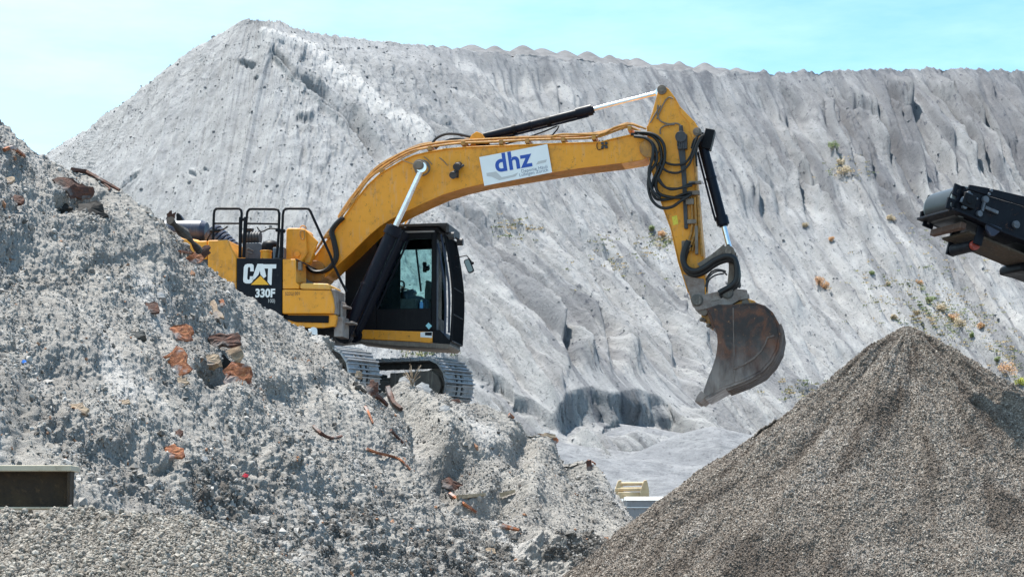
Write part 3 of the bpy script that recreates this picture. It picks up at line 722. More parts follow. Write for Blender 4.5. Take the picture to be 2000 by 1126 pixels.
# --- gravel cone at the right
def build_cone():
    ap = W(1772, 638, 26.0)
    prof_r = np.array([0, 0.10, 0.35, 1.0, 2.0, 3.2, 4.6, 6.2, 8.5]); prof_z = np.array([0.0, -0.035, -0.19, -0.66, -1.40, -2.28, -3.36, -4.55, -6.0])
    na, nr = 1500, 640
    ang = np.linspace(-math.pi*1.02, 0.02*math.pi, na)       # camera side of the cone, with the rest added coarser
    ang = np.concatenate([ang, np.linspace(0.04*math.pi, 0.96*math.pi, 60)])
    r = 8.2*np.linspace(0, 1, nr)**1.0; R, A = np.meshgrid(r, ang, indexing='ij')
    Z = np.interp(R, prof_r, prof_z)
    right = sstep(-0.5*math.pi, 0.0, A)*(A < 0.1)
    Z = Z*(1 - 0.13*right*sstep(0.2, 2.0, R))
    X = R*np.cos(A); Y = R*np.sin(A)
    G = np.stack([X+ap.x, Y+ap.y, Z+ap.z], 2); N = grid_normals(G)
    x, y = X, Y
    env = sstep(0.0, 0.7, R)
    s = A*4.0
    D = (0.10*fbm(s*1.2, R*0.35, 3, 301) + 0.05*fbm(x*1.3, y*1.3, 3, 302))*env + 0.018*fbm(x*7, y*7, 4, 303, .65) + 0.012*fbm(s*6, R*3.0, 3, 305)*env
    c1, i1 = cells(x*34, y*34, 304); D += 0.012*np.clip(0.5-c1, 0, 1)
    G = G + N*D[..., None]
    dirt_shade = 0.9*sstep(-0.1, 0.8, fbm(s*1.3+2, R*0.8, 5, 306, .6)+0.25*sstep(-1.2, -0.5, A)*sstep(2, 5, R)); tone = 0.30*sstep(0.1, 0.8, fbm(x*1.1+5, y*1.1, 4, 307))
    o = np_mesh('gravel_pile', G - np.array(ap), grid_faces(len(ang), nr), GRVM, attrs={'tone': tone, 'dirt_shade': dirt_shade*0.7})
    o.location = ap
    setp(o, 'large brown grey cone of fine gravel below the conveyor', 'gravel pile')
    return G, N, dirt_shade, o
CO_G, CO_N, CO_DIRT, CONE = build_cone(); CPX, CPY = project(CO_G)

# --- loose stones lying on those surfaces (nobody could count them)
ICO = None
def ico():
    p = (1+5**0.5)/2; V = np.array([(-1,p,0),(1,p,0),(-1,-p,0),(1,-p,0),(0,-1,p),(0,1,p),(0,-1,-p),(0,1,-p),(p,0,-1),(p,0,1),(-p,0,-1),(-p,0,1)], float)
    V /= np.linalg.norm(V[0])
    Fs = np.array([(0,11,5),(0,5,1),(0,1,7),(0,7,10),(0,10,11),(1,5,9),(5,11,4),(11,10,2),(10,7,6),(7,1,8),(3,9,4),(3,4,2),(3,2,6),(3,6,8),(3,8,9),(4,9,5),(2,4,11),(6,2,10),(8,6,7),(9,8,1)])
    return V, Fs
OCT = (np.array([(1,0,0),(-1,0,0),(0,1,0),(0,-1,0),(0,0,1),(0,0,-1)], float), np.array([(0,2,4),(2,1,4),(1,3,4),(3,0,4),(2,0,5),(1,2,5),(3,1,5),(0,3,5)]))
def rotm(n):
    q = RNG.normal(size=(n, 4)); q /= np.linalg.norm(q, axis=1, keepdims=True); w, x, y, z = q.T
    return np.stack([np.stack([1-2*(y*y+z*z), 2*(x*y-z*w), 2*(x*z+y*w)], 1), np.stack([2*(x*y+z*w), 1-2*(x*x+z*z), 2*(y*z-x*w)], 1), np.stack([2*(x*z-y*w), 2*(y*z+x*w), 1-2*(x*x+y*y)], 1)], 1)
def scatter(name, label, G, N, wgt, count, smin, smax, power, mat, base, asp, tonef, sink=0.25, origin=None, jit=0.25):
    w = wgt.ravel().astype(float)
    # weight by cell area so the stones are even in space
    du = np.linalg.norm(np.cross(np.gradient(G, axis=1), np.gradient(G, axis=0)), axis=2).ravel(); w = w*du; w /= w.sum()
    idx = RNG.choice(w.size, count, p=w); P = G.reshape(-1, 3)[idx]; n = N.reshape(-1, 3)[idx]
    s = smin*(1-RNG.random(count)*(1-(smin/smax)**power))**(-1/power)
    V0, F0 = base; k = len(V0)
    ar = 1 + (RNG.random((count, 3))-0.5)*2*np.array(asp)
    V = V0[None]*(1+(RNG.random((count, k, 1))-0.5)*2*jit)*ar[:, None, :]*s[:, None, None]
    V = np.einsum('nij,nkj->nki', rotm(count), V)
    P = P + n*(s*(1-2*sink))[:, None]*0.6 + (RNG.random((count, 3))-0.5)*0.015
    V = V + P[:, None, :]
    Fc = (F0[None] + (np.arange(count)*k)[:, None, None]).reshape(-1, 3)
    tn = np.repeat(np.clip(tonef(idx, count), 0, 1), k)
    if origin is not None: V = V - np.array(origin)
    o = np_mesh(name, V, Fc, mat, smooth=False, attrs={'tone': tn})
    if origin is not None: o.location = origin
    setp(o, label, None, None, 'stuff'); return o
def inview(px, py, x0=-40, x1=2040, y1=1150): return ((px > x0) & (px < x1) & (py < y1)).astype(float)
IC = ico()
vis = inview(RPX, RPY); patch = 0.10 + 0.9*sstep(0.1, 0.8, RUB_LUMP) + 1.5*RUB_DIRT_SHADE
dflat = RUB_DIRT_SHADE.ravel()
scatter('stones', 'loose grey stones strewn over the rubble bank', RUB_G, RUB_N, vis*patch, 130000, 0.006, 0.038, 2.9, STONEM, IC, (.45,.3,.35),
        lambda i, c: np.where(RNG.random(c) < 0.008, 0.97, (0.15+0.65*RNG.random(c)**0.8)*(1-0.75*dflat[i])))
vis2 = inview(RPX, RPY)*(0.08+RUB_DIRT_SHADE)*(RPY > 400)
scatter('rubble_chips', 'flat chips and splinters mixed into the rubble bank', RUB_G, RUB_N, vis2, 26000, 0.010, 0.045, 2.8, STONEM, OCT, (.9,.6,.75),
        lambda i, c: np.where(RNG.random(c) < 0.03, 0.97, RNG.random(c)*0.6), jit=0.3)
fv = inview(FPX, FPY); z0 = np.zeros(1)
scatter('gravel', 'coarse loose gravel covering the low front heap', FR_G, FR_N, fv, 60000, 0.005, 0.024, 2.5, CHIPF, IC, (.4,.3,.3), lambda i, c: 0.15+0.6*RNG.random(c))
cv = inview(CPX, CPY, 1100)*(CO_N @ np.array([0, -1.0, 0.15]) > -0.25); cd = CO_DIRT.ravel()
scatter('gravel_chips', 'fine chips covering the big gravel cone', CO_G, CO_N, cv*(CO_G[..., 2] > -1.2), 260000, 0.006, 0.017, 2.7, CHIPM, OCT, (.75,.45,.6), lambda i, c: (0.14+0.70*RNG.random(c))*(1-0.6*cd[i]), jit=0.2)


wv = inview(WPX, WPY, -40, 2040, 900)*(0.25 + 1.0*(WPX < 900))*(WPY > 60)
SPK = simple('grey clods', (0.20, 0.20, 0.205), 0.95, 0, 0.4, 3)
WN = grid_normals(WALL)
scatter('clods', 'clods and stones lying on the far slope', WALL, WN, wv, 14000, 0.025, 0.13, 3.0, SPK, IC, (.5,.35,.35), lambda i, c: RNG.random(c), sink=0.35)

# ------------------------------------------------------------------ the digger
YAW = math.radians(10.0)
O_EX = W(605, 800, 36.0)
EX, EY, EZ = Vector((math.cos(YAW), -math.sin(YAW), 0)), Vector((math.sin(YAW), math.cos(YAW), 0)), Vector((0, 0, 1))
def Lp(px, py, Y):
    "picture point on the digger's own vertical plane Y -> local X, Z"
    d = ray(px, py); t = (Y + O_EX.dot(EY))/d.dot(EY); p = d*t - O_EX
    return (p.dot(EX), p.z)
def L3(px, py, Y): a = Lp(px, py, Y); return (a[0], Y, a[1])
def LL(pts, Y): return [Lp(x, y, Y) for x, y in pts]
exc = empty('excavator', O_EX, 'yellow tracked excavator with its arm stretched to the right, standing on the rubble bench', 'excavator', rz=-YAW)

# ---- boom
HW = 0.31
top = [(597,524),(620,494),(661,439),(694,391),(718,361),(743,338),(784,314),(808,303),(833,297),(870,290),(907,287),(970,284),(1030,282),(1100,279),(1173,277),(1194,271),(1235,262)]
tipr = [(1258,268),(1268,278),(1272,290),(1268,304),(1256,312)]
bot = [(1214,319),(1194,321),(1130,329),(1071,338),(1010,348),(948,358),(905,368),(866,380),(825,398),(784,418),(763,429),(743,442),(726,456),(711,470),(689,492),(661,517),(640,538),(618,548),(600,546)]
Y0 = -HW
b = MB(); b.prism(LL(top+tipr+bot, Y0), -HW, HW)
b.strip(LL(top, Y0), -0.022, -HW-0.03, HW+0.03)
b.strip(LL(bot[:-2], Y0), -0.022, -HW-0.02, HW+0.02)
boom = b.build('boom', YEL, exc, 0.008)
# cast bosses and weld plates on the boom side
b = MB()
for (x, y, r, h) in ((1268, 290, .17, .06), (616, 530, .20, .05)):
    p = L3(x, y, Y0); b.cyl((p[0], -HW-h, p[2]), (p[0], HW+h, p[2]), r, n=28)
build_each(b, 'pin_boss', YELD, boom, 0.01)
p = L3(825, 328, Y0)
b = MB(); b.cyl((p[0], -HW-0.34, p[2]), (p[0], HW+0.34, p[2]), .075, n=24); b.cyl((p[0], -HW-0.03, p[2]), (p[0], HW+0.03, p[2]), .15, n=24)
for s in (-1, 1): b.cyl((p[0], s*(HW+.10), p[2]), (p[0], s*(HW+.27), p[2]), .115, n=24); b.cyl((p[0], s*(HW+.27), p[2]), (p[0], s*(HW+.30), p[2]), .085, n=24)
b.build('boom_pin', MUD, boom, 0.006)
# pipes along the top of the boom
def off(pts, dx, dy): return [(x+dx, y+dy) for x, y in pts]
run = [(598,512),(620,484),(640,455),(661,430),(680,402),(694,382),(718,352),(743,329),(784,305),(808,294),(833,288),(870,283),(907,279),(970,276),(1030,274),(1100,271),(1160,268),(1194,259),(1225,248),(1250,256)]
for i, (dy, Y, r, m, k0, k1) in enumerate(((0, -.30, .024, PIPE, 0, 20), (-5, -.20, .024, PIPE, 3, 19), (-6, -.08, .018, DGREY, 7, 18), (-7, .08, .024, PIPE, 3, 20), (-6, .22, .024, PIPE, 3, 19))):
    pts = [L3(x, y+dy+(0.8*math.sin(j*2.1+i)), Y) for j, (x, y) in enumerate(run[k0:k1])]
    MB().tube(pts, r, 8).build('pipe', m, boom)
MB().tube([L3(*q, -.33) for q in ((1075,268),(1100,262),(1172,262),(1200,249),(1232,243),(1262,252))], .018, 8).build('pipe', PIPE, boom)
MB().tube([L3(*q, -.34) for q in ((655,438),(668,420),(690,395),(720,350),(745,333),(820,292),(905,279))], .014, 6).build('pipe', PIPE, boom)
b = MB()
for x, y in ((905,281),(979,279),(745,334),(690,394),(640,462),(1030,277),(1100,274),(1160,270),(840,291),(1230,252)):
    q = L3(x, y, -.3); b.box(q[0]-.035, q[0]+.035, -.35, .30, q[2]-.03, q[2]+.05)
build_each(b, 'pipe_clamp', YELD, boom, 0.004)
b = MB(); pts = [(840,290),(850,272),(870,262),(895,262),(918,267),(930,266)]
b.tube([L3(x, y, -.05) for x, y in pts], .026, 8); b.tube([L3(x+10, y+10 if y < 285 else y, .08) for x, y in pts], .026, 8)
b.tube([L3(x, y, .0) for x, y in ((930,282),(985,282),(1060,258),(1092,246),(1072,272))], .014, 6)
b.build('hose', RUB, boom)
# hose from the body up onto the boom
b = MB()
for dx, Y in ((0, -.42), (4, -.36)):
    b.tube([L3(x+dx, y, Y) for x, y in ((598,520),(612,530),(632,529),(648,516),(655,498),(650,470),(646,452),(655,437),(668,425))], .034, 10)
b.build('hose', RUB, boom)
# work light with its bracket
c = L3(891, 333, -HW-.10)
b = MB(); b.cyl((c[0]+.02, -HW-.16, c[2]+.05), (c[0]+.05, -HW-.02, c[2]+.13), .075, .05, 16); b.cyl((c[0]-.05, -HW-.17, c[2]-.10), (c[0]-.02, -HW-.02, c[2]-.02), .07, .05, 16)
b.box(c[0]-.03, c[0]+.03, -HW-.06, -HW-.003, c[2]-.12, c[2]+.16); b.cyl((c[0]-.12, -HW-.1, c[2]-.08), (c[0]+.14, -HW-.1, c[2]+.10), .022, n=8)
b.build('work_light', DGREY, boom, 0.004)
q = L3(1180, 285, -HW)
b = MB()
for a in range(4): b.box(q[0]-.05+.07*(a % 2), q[0]-.005+.07*(a % 2), -HW-.04, -HW-.002, q[2]-.05+.07*(a//2), q[2]-.005+.07*(a//2))
b.box(q[0]-.04, q[0]+.055, -HW-.02, -HW-.002, q[2]-.01, q[2]+.01)
b.build('fitting', DGREY, boom, 0.003)
MB().tube([L3(*w_, -HW-.02) for w_ in ((1178,290),(1168,292),(1166,281),(1172,274))], .008, 6).build('cable', RUB, boom)
MB().tube([L3(*w_, -HW-.03) for w_ in ((784,312),(800,318),(815,322),(824,324))], .007, 6).build('cable', WOODP, boom)
b = MB()
for x, y in ((836,312),(866,314)): b.tube([L3(x-8, y-6, -HW-.012), L3(x, y, -HW-.012), L3(x+8, y+9, -HW-.012)], .008, 6)
build_each(b, 'cable', MUD, boom)

# lettering helper: text laid in the local X,Z plane, baseline from p0 to p1 (local), facing -Y
def text_mesh(body, size, bold=0.0, space=1.0):
    cu = bpy.data.curves.new('t', 'FONT'); cu.body = body; cu.size = size; cu.offset = bold; cu.space_character = space; cu.fill_mode = 'FRONT'
    o = bpy.data.objects.new('t', cu); COL.objects.link(o); dg = bpy.context.evaluated_depsgraph_get(); dg.update()
    me = bpy.data.meshes.new_from_object(o.evaluated_get(dg)); bpy.data.objects.remove(o); return me
def put_text(name, body, pL, pR, ph, Y, mat, parent, bold=0.0, space=1.0, plane=None):
    "pL,pR picture points of the baseline ends, ph = picture height of capitals"
    a = Vector(Lp(*pL, Y)); b_ = Vector(Lp(*pR, Y)); me = text_mesh(body, 1.0, bold, space)
    V = np.array([v.co[:] for v in me.vertices]); x0, x1 = V[:, 0].min(), V[:, 0].max(); y0, y1 = 0.0, V[:, 1].max()
    d = (b_-a); u = d.normalized(); n = Vector((-u.y, u.x)); sx = d.length/(x1-x0); sy = (ph/107.0)/(y1-y0)
    for v in me.vertices:
        X = (v.co.x-x0)*sx; Z = v.co.y*sy; p_ = a + u*X + n*Z; v.co = (p_.x, Y, p_.y)
    return link_mesh(name, me, mat, parent)
def flat(name, pts, Y, mat, parent, t=0.003):
    return MB().prism(LL(pts, Y), Y-t, Y).build(name, mat, parent)

# ---- the white company sign on the boom
YS = -HW-.026
sign = flat('sign', [(936,307),(1069,281.5),(1078.5,336.5),(946,363)], YS, WHITEV, exc, .006)
setp(sign, 'white sign with blue lettering on the boom')
YT = YS-.010
put_text('lettering', 'dhz', (969,336), (1041,323), 35, YT, BLUEV, sign, 0.028, 1.06)
put_text('lettering', 'Deponie Häuli', (1019,337.5), (1069.5,328), 6.2, YT, TXTV, sign, 0.0, 1.05)
put_text('lettering', 'Lufingen Zürich', (1015,345), (1070.5,334.5), 6.2, YT, TXTV, sign, 0.0, 1.05)
flat('emblem', [(950,338),(969,335),(980,346),(1000,342),(1012,337),(1007,344.5),(975,352),(960,345),(951,344)], YS-.008, GREYV, sign, .001)
flat('emblem', [(1051,315),(1068,311.5),(1066,317),(1047,321.5)], YS-.008, GREYV, sign, .001)

# ---- boom lift cylinders
def cylinder(name, a, b_, bodyfrac, rb, rr, Y, body_m=CYLB, collar=True, parent=exc, headlen=.16):
    "a = foot of the body, b = eye of the rod"
    a = Vector(L3(*a, Y)); b_ = Vector(L3(*b_, Y)); d = b_-a; m = a + d*bodyfrac; u = d.normalized(); sd = Vector((0,1,0))
    q = MB(); q.cyl(a, m, rb, n=26); q.cyl(m-u*headlen, m, rb*1.28, n=26); q.cyl(m, m+u*.03, rb*.9, n=26); q.cyl(a-sd*rb*.9, a+sd*rb*.9, rb*1.15, n=22)
    q.cyl(a+d*bodyfrac*.45, a+d*bodyfrac*.47, rb*1.13, n=26)
    up = sd.cross(u)
    q.tube([a+u*.25+up*rb*1.25-sd*.03, a+u*.35+up*rb*1.35-sd*.03, m-u*.25+up*rb*1.35-sd*.03, m-u*.1+up*rb*1.2-sd*.03], .02, 8)
    o = q.build(name, body_m, parent, .004)
    q = MB(); q.cyl(m, b_, rr, n=22); q.cyl(b_-sd*rr*1.5, b_+sd*rr*1.5, rr*1.7, n=20); q.build('piston_rod', CHR, o, 0)
    return o
cylinder('boom_cylinder', (673,655), (825,328), 0.645, .125, .056, -HW-.19)
cylinder('boom_cylinder', (695,655), (838,340), 0.645, .125, .056, HW+.19)
# ---- stick cylinder on top of the boom
ya = Vector(L3(932,270,0))
cylinder('stick_cylinder', (934,270), (1287,181), 0.635, .082, .040, 0.0, headlen=.30)
b = MB(); b.prism(LL([(915,283),(925,266),(934,260),(944,264),(956,281)], 0), -.16, -.10); b.prism(LL([(915,283),(925,266),(934,260),(944,264),(956,281)], 0), .10, .16)
build_each(b, 'cylinder_bracket', YEL, boom, .005)
b = MB()
for t in (.32, .62): 
    p0 = Vector(L3(934,270,0)); p1 = Vector(L3(1157,217,0)); c = p0.lerp(p1, t); u = (p1-p0).normalized(); b.cyl(c-u*.035, c+u*.035, .105, n=20)
build_each(b, 'clamp_ring', BLK, exc, .004)

# ---- stick
SW = 0.24
so = [(1285,176),(1291,170),(1299,169),(1306,174),(1318,190),(1329,210),(1344,226),(1354,236),(1363,247),(1368,257),(1367,267),(1357,275),(1355,300),(1357,339),(1362,383),(1367,441),(1373,507),(1377,560),(1377,580),(1370,594),(1360,598),(1350,590),(1345,570),(1326,511),(1311,445),(1297,408),(1280,354),(1271,321),(1267,285),(1265,246),(1274,219),(1282,190)]
b = MB(); b.prism(LL(so, -SW), -SW, SW)
lf = so[21:]; rt = so[9:20]
b.strip(LL(so[22:30], -SW), .018, -SW-.02, SW+.02); b.strip(LL(so[11:19], -SW), .018, -SW-.02, SW+.02)
stick = b.build('stick', YEL, exc, .007)
# triangular fork plates carrying the bucket cylinder
b = MB()
for s in (-1, 1):
    b.prism(LL([(1318,190),(1329,209),(1344,225),(1357,238),(1368,256),(1366,268),(1356,276),(1349,262),(1346,240),(1330,222)], -SW), s*SW-.02, s*SW+.025)
build_each(b, 'fork_plate', YEL, stick, .005)
b = MB()
for x, y, r, e in ((1293,176,.085,.05), (1362,258,.075,.06), (1276,290,.13,.05)):
    q = L3(x, y, -SW); b.cyl((q[0], -SW-e, q[2]), (q[0], SW+e, q[2]), r, n=24); b.cyl((q[0], -SW-e-.02, q[2]), (q[0], SW+e+.02, q[2]), r*.6, n=18)
build_each(b, 'pin', MUD, stick, .004)
# worn muddy foot of the stick
b = MB(); b.prism(LL([(1333,535),(1346,571),(1351,590),(1360,598),(1370,594),(1377,580),(1376,545),(1355,541)], -SW), -SW-.012, SW+.012); b.build('stick_foot', COUP, stick, .006)
# valve block, rails and tubes on the stick side
b = MB(); q = L3(1331,270,-SW); b.cyl((q[0], -SW-.16, q[2]), (q[0], -SW, q[2]), .10, n=20); q = L3(1333,276,-SW); b.box(q[0]-.08, q[0]+.09, -SW-.13, -SW, q[2]-.16, q[2]+.1)
b.prism(LL([(1324,285),(1338,285),(1341,345),(1344,447),(1337,447),(1332,345)], -SW), -SW-.06, -SW)
for k in range(4): q = L3(1325+k*4, 288+2*k, -SW); b.cyl((q[0], -SW-.13, q[2]), (q[0], -SW-.13, q[2]+.16), .014, n=8)
q = L3(1331,258,-SW); b.cyl((q[0], -SW-.09, q[2]), (q[0], -SW-.09, q[2]+.1), .035, n=12); b.build('valve_block', DGREY, stick, .004)
tubes = MB()
for dx, Y in ((0, .05), (7, .07), (13, .05)):
    tubes.tube([L3(x+dx, y, -SW-Y) for x, y in ((1350,385),(1352,420),(1352,440),(1349,460),(1342,478),(1339,490))], .022, 8)
tubes.tube([L3(x, y, -SW-.04) for x, y in ((1355,300),(1359,345),(1362,390),(1367,445),(1371,500))], .02, 8)
tubes.build('pipe', PIPE, stick)
b = MB()
for x, y, w_, h in ((1348,395,.14,.10), (1356,378,.2,.07), (1352,434,.16,.07), (1341,478,.16,.12), (1358,358,.22,.05), (1361,470,.05,.5)):
    q = L3(x, y, -SW); b.box(q[0]-w_/2, q[0]+w_/2, -SW-.11, -SW-.002, q[2]-h/2, q[2]+h/2)
build_each(b, 'pipe_clamp', MUD, stick, .006)
flat('sticker', [(1312,423),(1322,420),(1325,437),(1315,440)], -SW-.003, STICK, stick)
# black hoses looping from the boom tip down the stick
hb = MB()
HS = [[(1232,262),(1262,262),(1280,270),(1290,288),(1292,310),(1286,330),(1276,352),(1274,375),(1284,389),(1310,388),(1338,378),(1352,377)],
      [(1240,258),(1268,260),(1286,268),(1297,285),(1298,312),(1290,335),(1282,355),(1284,374),(1300,383),(1330,386),(1350,380)],
      [(1245,264),(1266,272),(1280,290),(1282,315),(1270,335),(1266,360),(1272,388),(1290,405),(1312,404),(1330,392),(1346,382)],
      [(1238,266),(1262,270),(1275,284),(1274,310),(1268,330),(1268,350),(1274,372),(1290,386)],
      [(1290,300),(1298,316),(1318,322),(1338,318),(1350,302),(1356,282),(1362,268)],
      [(1286,318),(1302,334),(1325,337),(1345,322),(1354,300),(1366,272)],
      [(1284,350),(1300,366),(1325,368),(1345,360),(1358,357)],
      [(1285,345),(1296,362),(1310,370),(1330,367),(1352,362)],
      [(1275,300),(1284,330),(1278,360),(1290,380)]]
for k, h in enumerate(HS): hb.tube([L3(x, y, -SW-.10-.035*(k % 4)) for x, y in h], .028 if k < 4 else .022, 9, smooth=4)
hb.build('hose', RUB, stick)
b = MB()
for h in ([(1283,232),(1290,215),(1300,196),(1308,190),(1314,193)], [(1285,205),(1284,222),(1290,236),(1305,242),(1322,241),(1332,248),(1334,258)], [(1290,262),(1290,252),(1300,245),(1318,243)], [(1270,240),(1280,222),(1290,206)]):
    b.tube([L3(x, y, -SW-.03) for x, y in h], .013, 7, smooth=4)
b.build('hose', MUD, stick)
# big hose curve to the coupler and the thin ones under it
b = MB()
for dx, dy, Y in ((0, 0, .14), (2, 7, .06)):
    b.tube([L3(x+dx, y+dy, -SW-Y) for x, y in ((1345,470),(1336,490),(1334,508),(1342,524),(1358,529),(1376,522),(1396,508),(1418,500),(1434,505),(1439,522),(1438,545),(1428,558),(1414,566),(1404,572))], .052, 12, smooth=4)
b.build('hose', RUB, stick)
b = MB()
for k, h in enumerate(([(1378,560),(1382,545),(1394,532),(1410,529),(1420,537)], [(1380,570),(1384,548),(1398,537),(1414,534)], [(1378,548),(1388,532),(1402,526),(1418,530)],
                       [(1430,535),(1442,545),(1445,556),(1436,562),(1426,556)], [(1436,548),(1446,556),(1443,562)], [(1410,492),(1418,482),(1424,478),(1422,490)], [(1408,498),(1400,502),(1392,508)])):
    b.tube([L3(x, y, -SW-.02+.03*k) for x, y in h], .015, 7, smooth=4)
b.build('hose', DGREY, stick)
b = MB()
for k, h in enumerate(([(1372,266),(1364,280),(1360,300),(1361,325)], [(1368,262),(1356,272),(1350,290)], [(1376,262),(1366,270),(1358,290),(1360,310)])): b.tube([L3(x, y, -SW-.05-.03*k) for x, y in h], .016, 7, smooth=4)
b.build('hose', RUB, stick)

# ---- bucket cylinder
bc = cylinder('bucket_cylinder', (1369,270), (1427,493), 0.76, .088, .048, -0.02)
q = L3(1385, 276, 0); MB().box(q[0]-.10, q[0]+.07, -.14, .12, q[2]-.16, q[2]+.20).xf(Matrix.Translation((q[0],0,q[2])) @ Matrix.Rotation(math.radians(14), 4, 'Y') @ Matrix.Translation((-q[0],0,-q[2]))).build('hose_guard', BLK, bc, .008)
# linkage
b = MB()
for s in (-1, 1):
    b.strip(LL([(1424,497),(1425,530),(1421,572)], 0), .14, s*.20-.035, s*.20+.035)
    b.strip(LL([(1424,492),(1400,512),(1372,530)], 0), -.12, s*.29-.03, s*.29+.03)
b.cyl(L3(1425,497,0)[:1]+(-.36,)+L3(1425,497,0)[2:], L3(1425,497,0)[:1]+(.36,)+L3(1425,497,0)[2:], .11, n=24)
b.cyl(L3(1425,497,0)[:1]+(-.40,)+L3(1425,497,0)[2:], L3(1425,497,0)[:1]+(.40,)+L3(1425,497,0)[2:], .055, n=18)
b.build('bucket_linkage', MUD, exc, .006)
# coupler
def c4(pts): return [(1250+x/3.128, 460+y/3.128) for x, y in pts]
cp = c4([(308,385),(328,366),(382,362),(430,352),(480,340),(512,318),(550,312),(590,325),(654,332),(662,385),(605,396),(560,422),(500,430),(440,440),(385,452),(350,458),(322,432)])
b = MB(); KW = .30
for s in (-1, 1): b.prism(LL(cp, -KW), s*KW-.03, s*KW+.03)
b.prism(LL(c4([(360,400),(640,345),(650,380),(560,410),(380,440)]), -KW), -KW+.03, KW-.03)
coup = b.build('coupler', COUP, exc, .008)
for x, y in c4([(350,395),(535,350)]):
    q = L3(x, y, -KW); b = MB(); b.cyl((q[0], -KW-.075, q[2]), (q[0], KW+.075, q[2]), .088, n=26); b.cyl((q[0], -KW-.05, q[2]), (q[0], KW+.05, q[2]), .108, n=26)
    for a in range(3): b.cyl((q[0]+.035*math.cos(a*2.1+.5), -KW-.085, q[2]+.035*math.sin(a*2.1+.5)), (q[0]+.035*math.cos(a*2.1+.5), -KW-.07, q[2]+.035*math.sin(a*2.1+.5)), .013, n=8)
    b.build('pin', FRAME, coup, .004)
flat('groove', c4([(435,398),(485,388),(484,393),(436,404)]), -KW-.031, MUD, coup, .003)

# ---- bucket
BW = .62; YB = -BW
BK_Z1 = Lp(1450, 650, YB)[1]; BK_Z0 = Lp(1450, 700, YB)[1]
BUCK = bucket_mat(); WEAR = paint('worn wear steel', (0.17, 0.13, 0.11), (0.07, 0.04, 0.03), 0.5, (0.45, 0.65), None, 0.5)
inner = c4([(415,455),(436,490),(458,560),(470,600),(474,650),(470,700),(460,750),(440,810),(412,880),(388,948)])
lip = c4([(345,1006),(392,996)])
outer = c4([(395,990),(520,920),(640,875),(735,825),(795,760),(832,690),(846,610),(834,540),(800,478),(755,440),(705,424)])
topi = c4([(640,428),(560,438),(480,436)])
side = inner + outer + topi
b = MB(); b.strip(LL(outer + topi[:1], YB), -.045, -BW-.015, BW+.015); bucket = b.build('bucket', BUCK, exc, .006)
for s in (-1, 1): MB().prism(LL(side, YB), s*BW-.022, s*BW+.022).build('side_plate', BUCK, bucket, .006)
b = MB(); b.strip(LL(topi + inner[:3], YB), -.05, -BW+.022, BW-.022); b.build('top_plate', BUCK, bucket, .006)
# wear strips on the side and shell
b = MB(); b.strip(LL(c4([(574,818),(640,790),(700,752),(745,708),(772,660),(782,628),(822,616)]), YB), .03, -BW-.05, -BW-.02)
b.strip(LL(c4([(566,440),(568,560),(572,700),(574,900)]), YB), .02, -BW-.032, -BW-.02)
build_each(b, 'wear_strip', WEAR, bucket, .004)
b = MB()
for y0 in (-.60, -.3, .0, .3, .56): b.strip(LL(outer[1:8], YB), -.085, y0, y0+.05)
build_each(b, 'wear_strip', WEAR, bucket, .004)
# cutting edge and teeth
b = MB(); b.strip(LL(c4([(350,1000),(400,955),(520,905)]), YB), -.07, -BW-.02, BW+.02)
lipo = b.build('cutting_edge', COUP, bucket, .006)
ta = Vector(Lp(*c4([(392,962)])[0], YB)); tb = Vector(Lp(*c4([(336,1014)])[0], YB)); d = (tb-ta).normalized(); n_ = Vector((-d.y, d.x))
for k in range(9):
    y = -BW + .02 + k*(2*BW-.04)/8; P = []
    for t, h, w_ in ((0, .065, .055), (.55, .05, .045), (1.0, .008, .03)):
        c = ta.lerp(tb, t); P.append([(c.x+n_.x*h*s_, y+w_*q_, c.y+n_.y*h*s_) for s_, q_ in ((1,-1),(1,1),(-1,1),(-1,-1))])
    V = P[0]+P[1]+P[2]; Fs = [(0,1,2,3), (11,10,9,8)] + [(i*4+k_, i*4+(k_+1) % 4, i*4+4+(k_+1) % 4, i*4+4+k_) for i in (0,1) for k_ in range(4)]
    MB().add(V, Fs).build('tooth', COUP, bucket, .004)
# ears that hang in the coupler
b = MB()
ear = c4([(370,462),(385,446),(430,448),(480,428),(560,428),(620,395),(660,386),(700,398),(722,425),(640,436),(560,446),(450,470),(455,560),(430,560),(405,528),(378,505)])
for s in (-1, 1): b.prism(LL(ear, -.24), s*.24-.03, s*.24+.03)
build_each(b, 'bucket_ear', YELD, bucket, .006)
for x, y in c4([(392,470),(645,410)]):
    q = L3(x, y, -.24); MB().cyl((q[0], -.31, q[2]), (q[0], .31, q[2]), .062, n=20).build('pin', MUD, bucket, .004)
b = MB()
for x, y, sz in ((378,512,.05),(392,518,.04),(420,548,.05),(437,560,.04)):
    q = L3(*c4([(x, y)])[0], -.3); b.ball((q[0], -.3, q[2]), sz, 8, sc=(1,1.6,.8))
build_each(b, 'caked_mud', MUD, bucket)
setp(bucket, 'rusty brown digging bucket with a dusty worn lower side')

# ---- upper body
YN = -1.40
def c6(pts): return [(390+x/3.755, 380+y/3.755) for x, y in pts]
def body(name, pts, y0, y1, mat, parent=exc, bev=.012, ref=None, px=True):
    return MB().prism(LL(pts if px else pts, y0 if ref is None else ref), y0, y1).build(name, mat, parent, bev)
# deck and lower frame (mostly behind the rubble)
base = body('upper_frame', [(300,612),(640,612),(650,640),(560,650),(300,650)], -1.30, 1.35, BLK, exc, .01, YN)
body('deck', [(300,506),(551,506),(551,616),(300,616)], -1.36, 1.36, DGREY, base, .01, YN)
# counterweight
body('counterweight', [(262,470),(300,452),(389,468),(389,640),(330,648),(275,620)], -1.38, 1.38, YEL, exc, .05, YN)
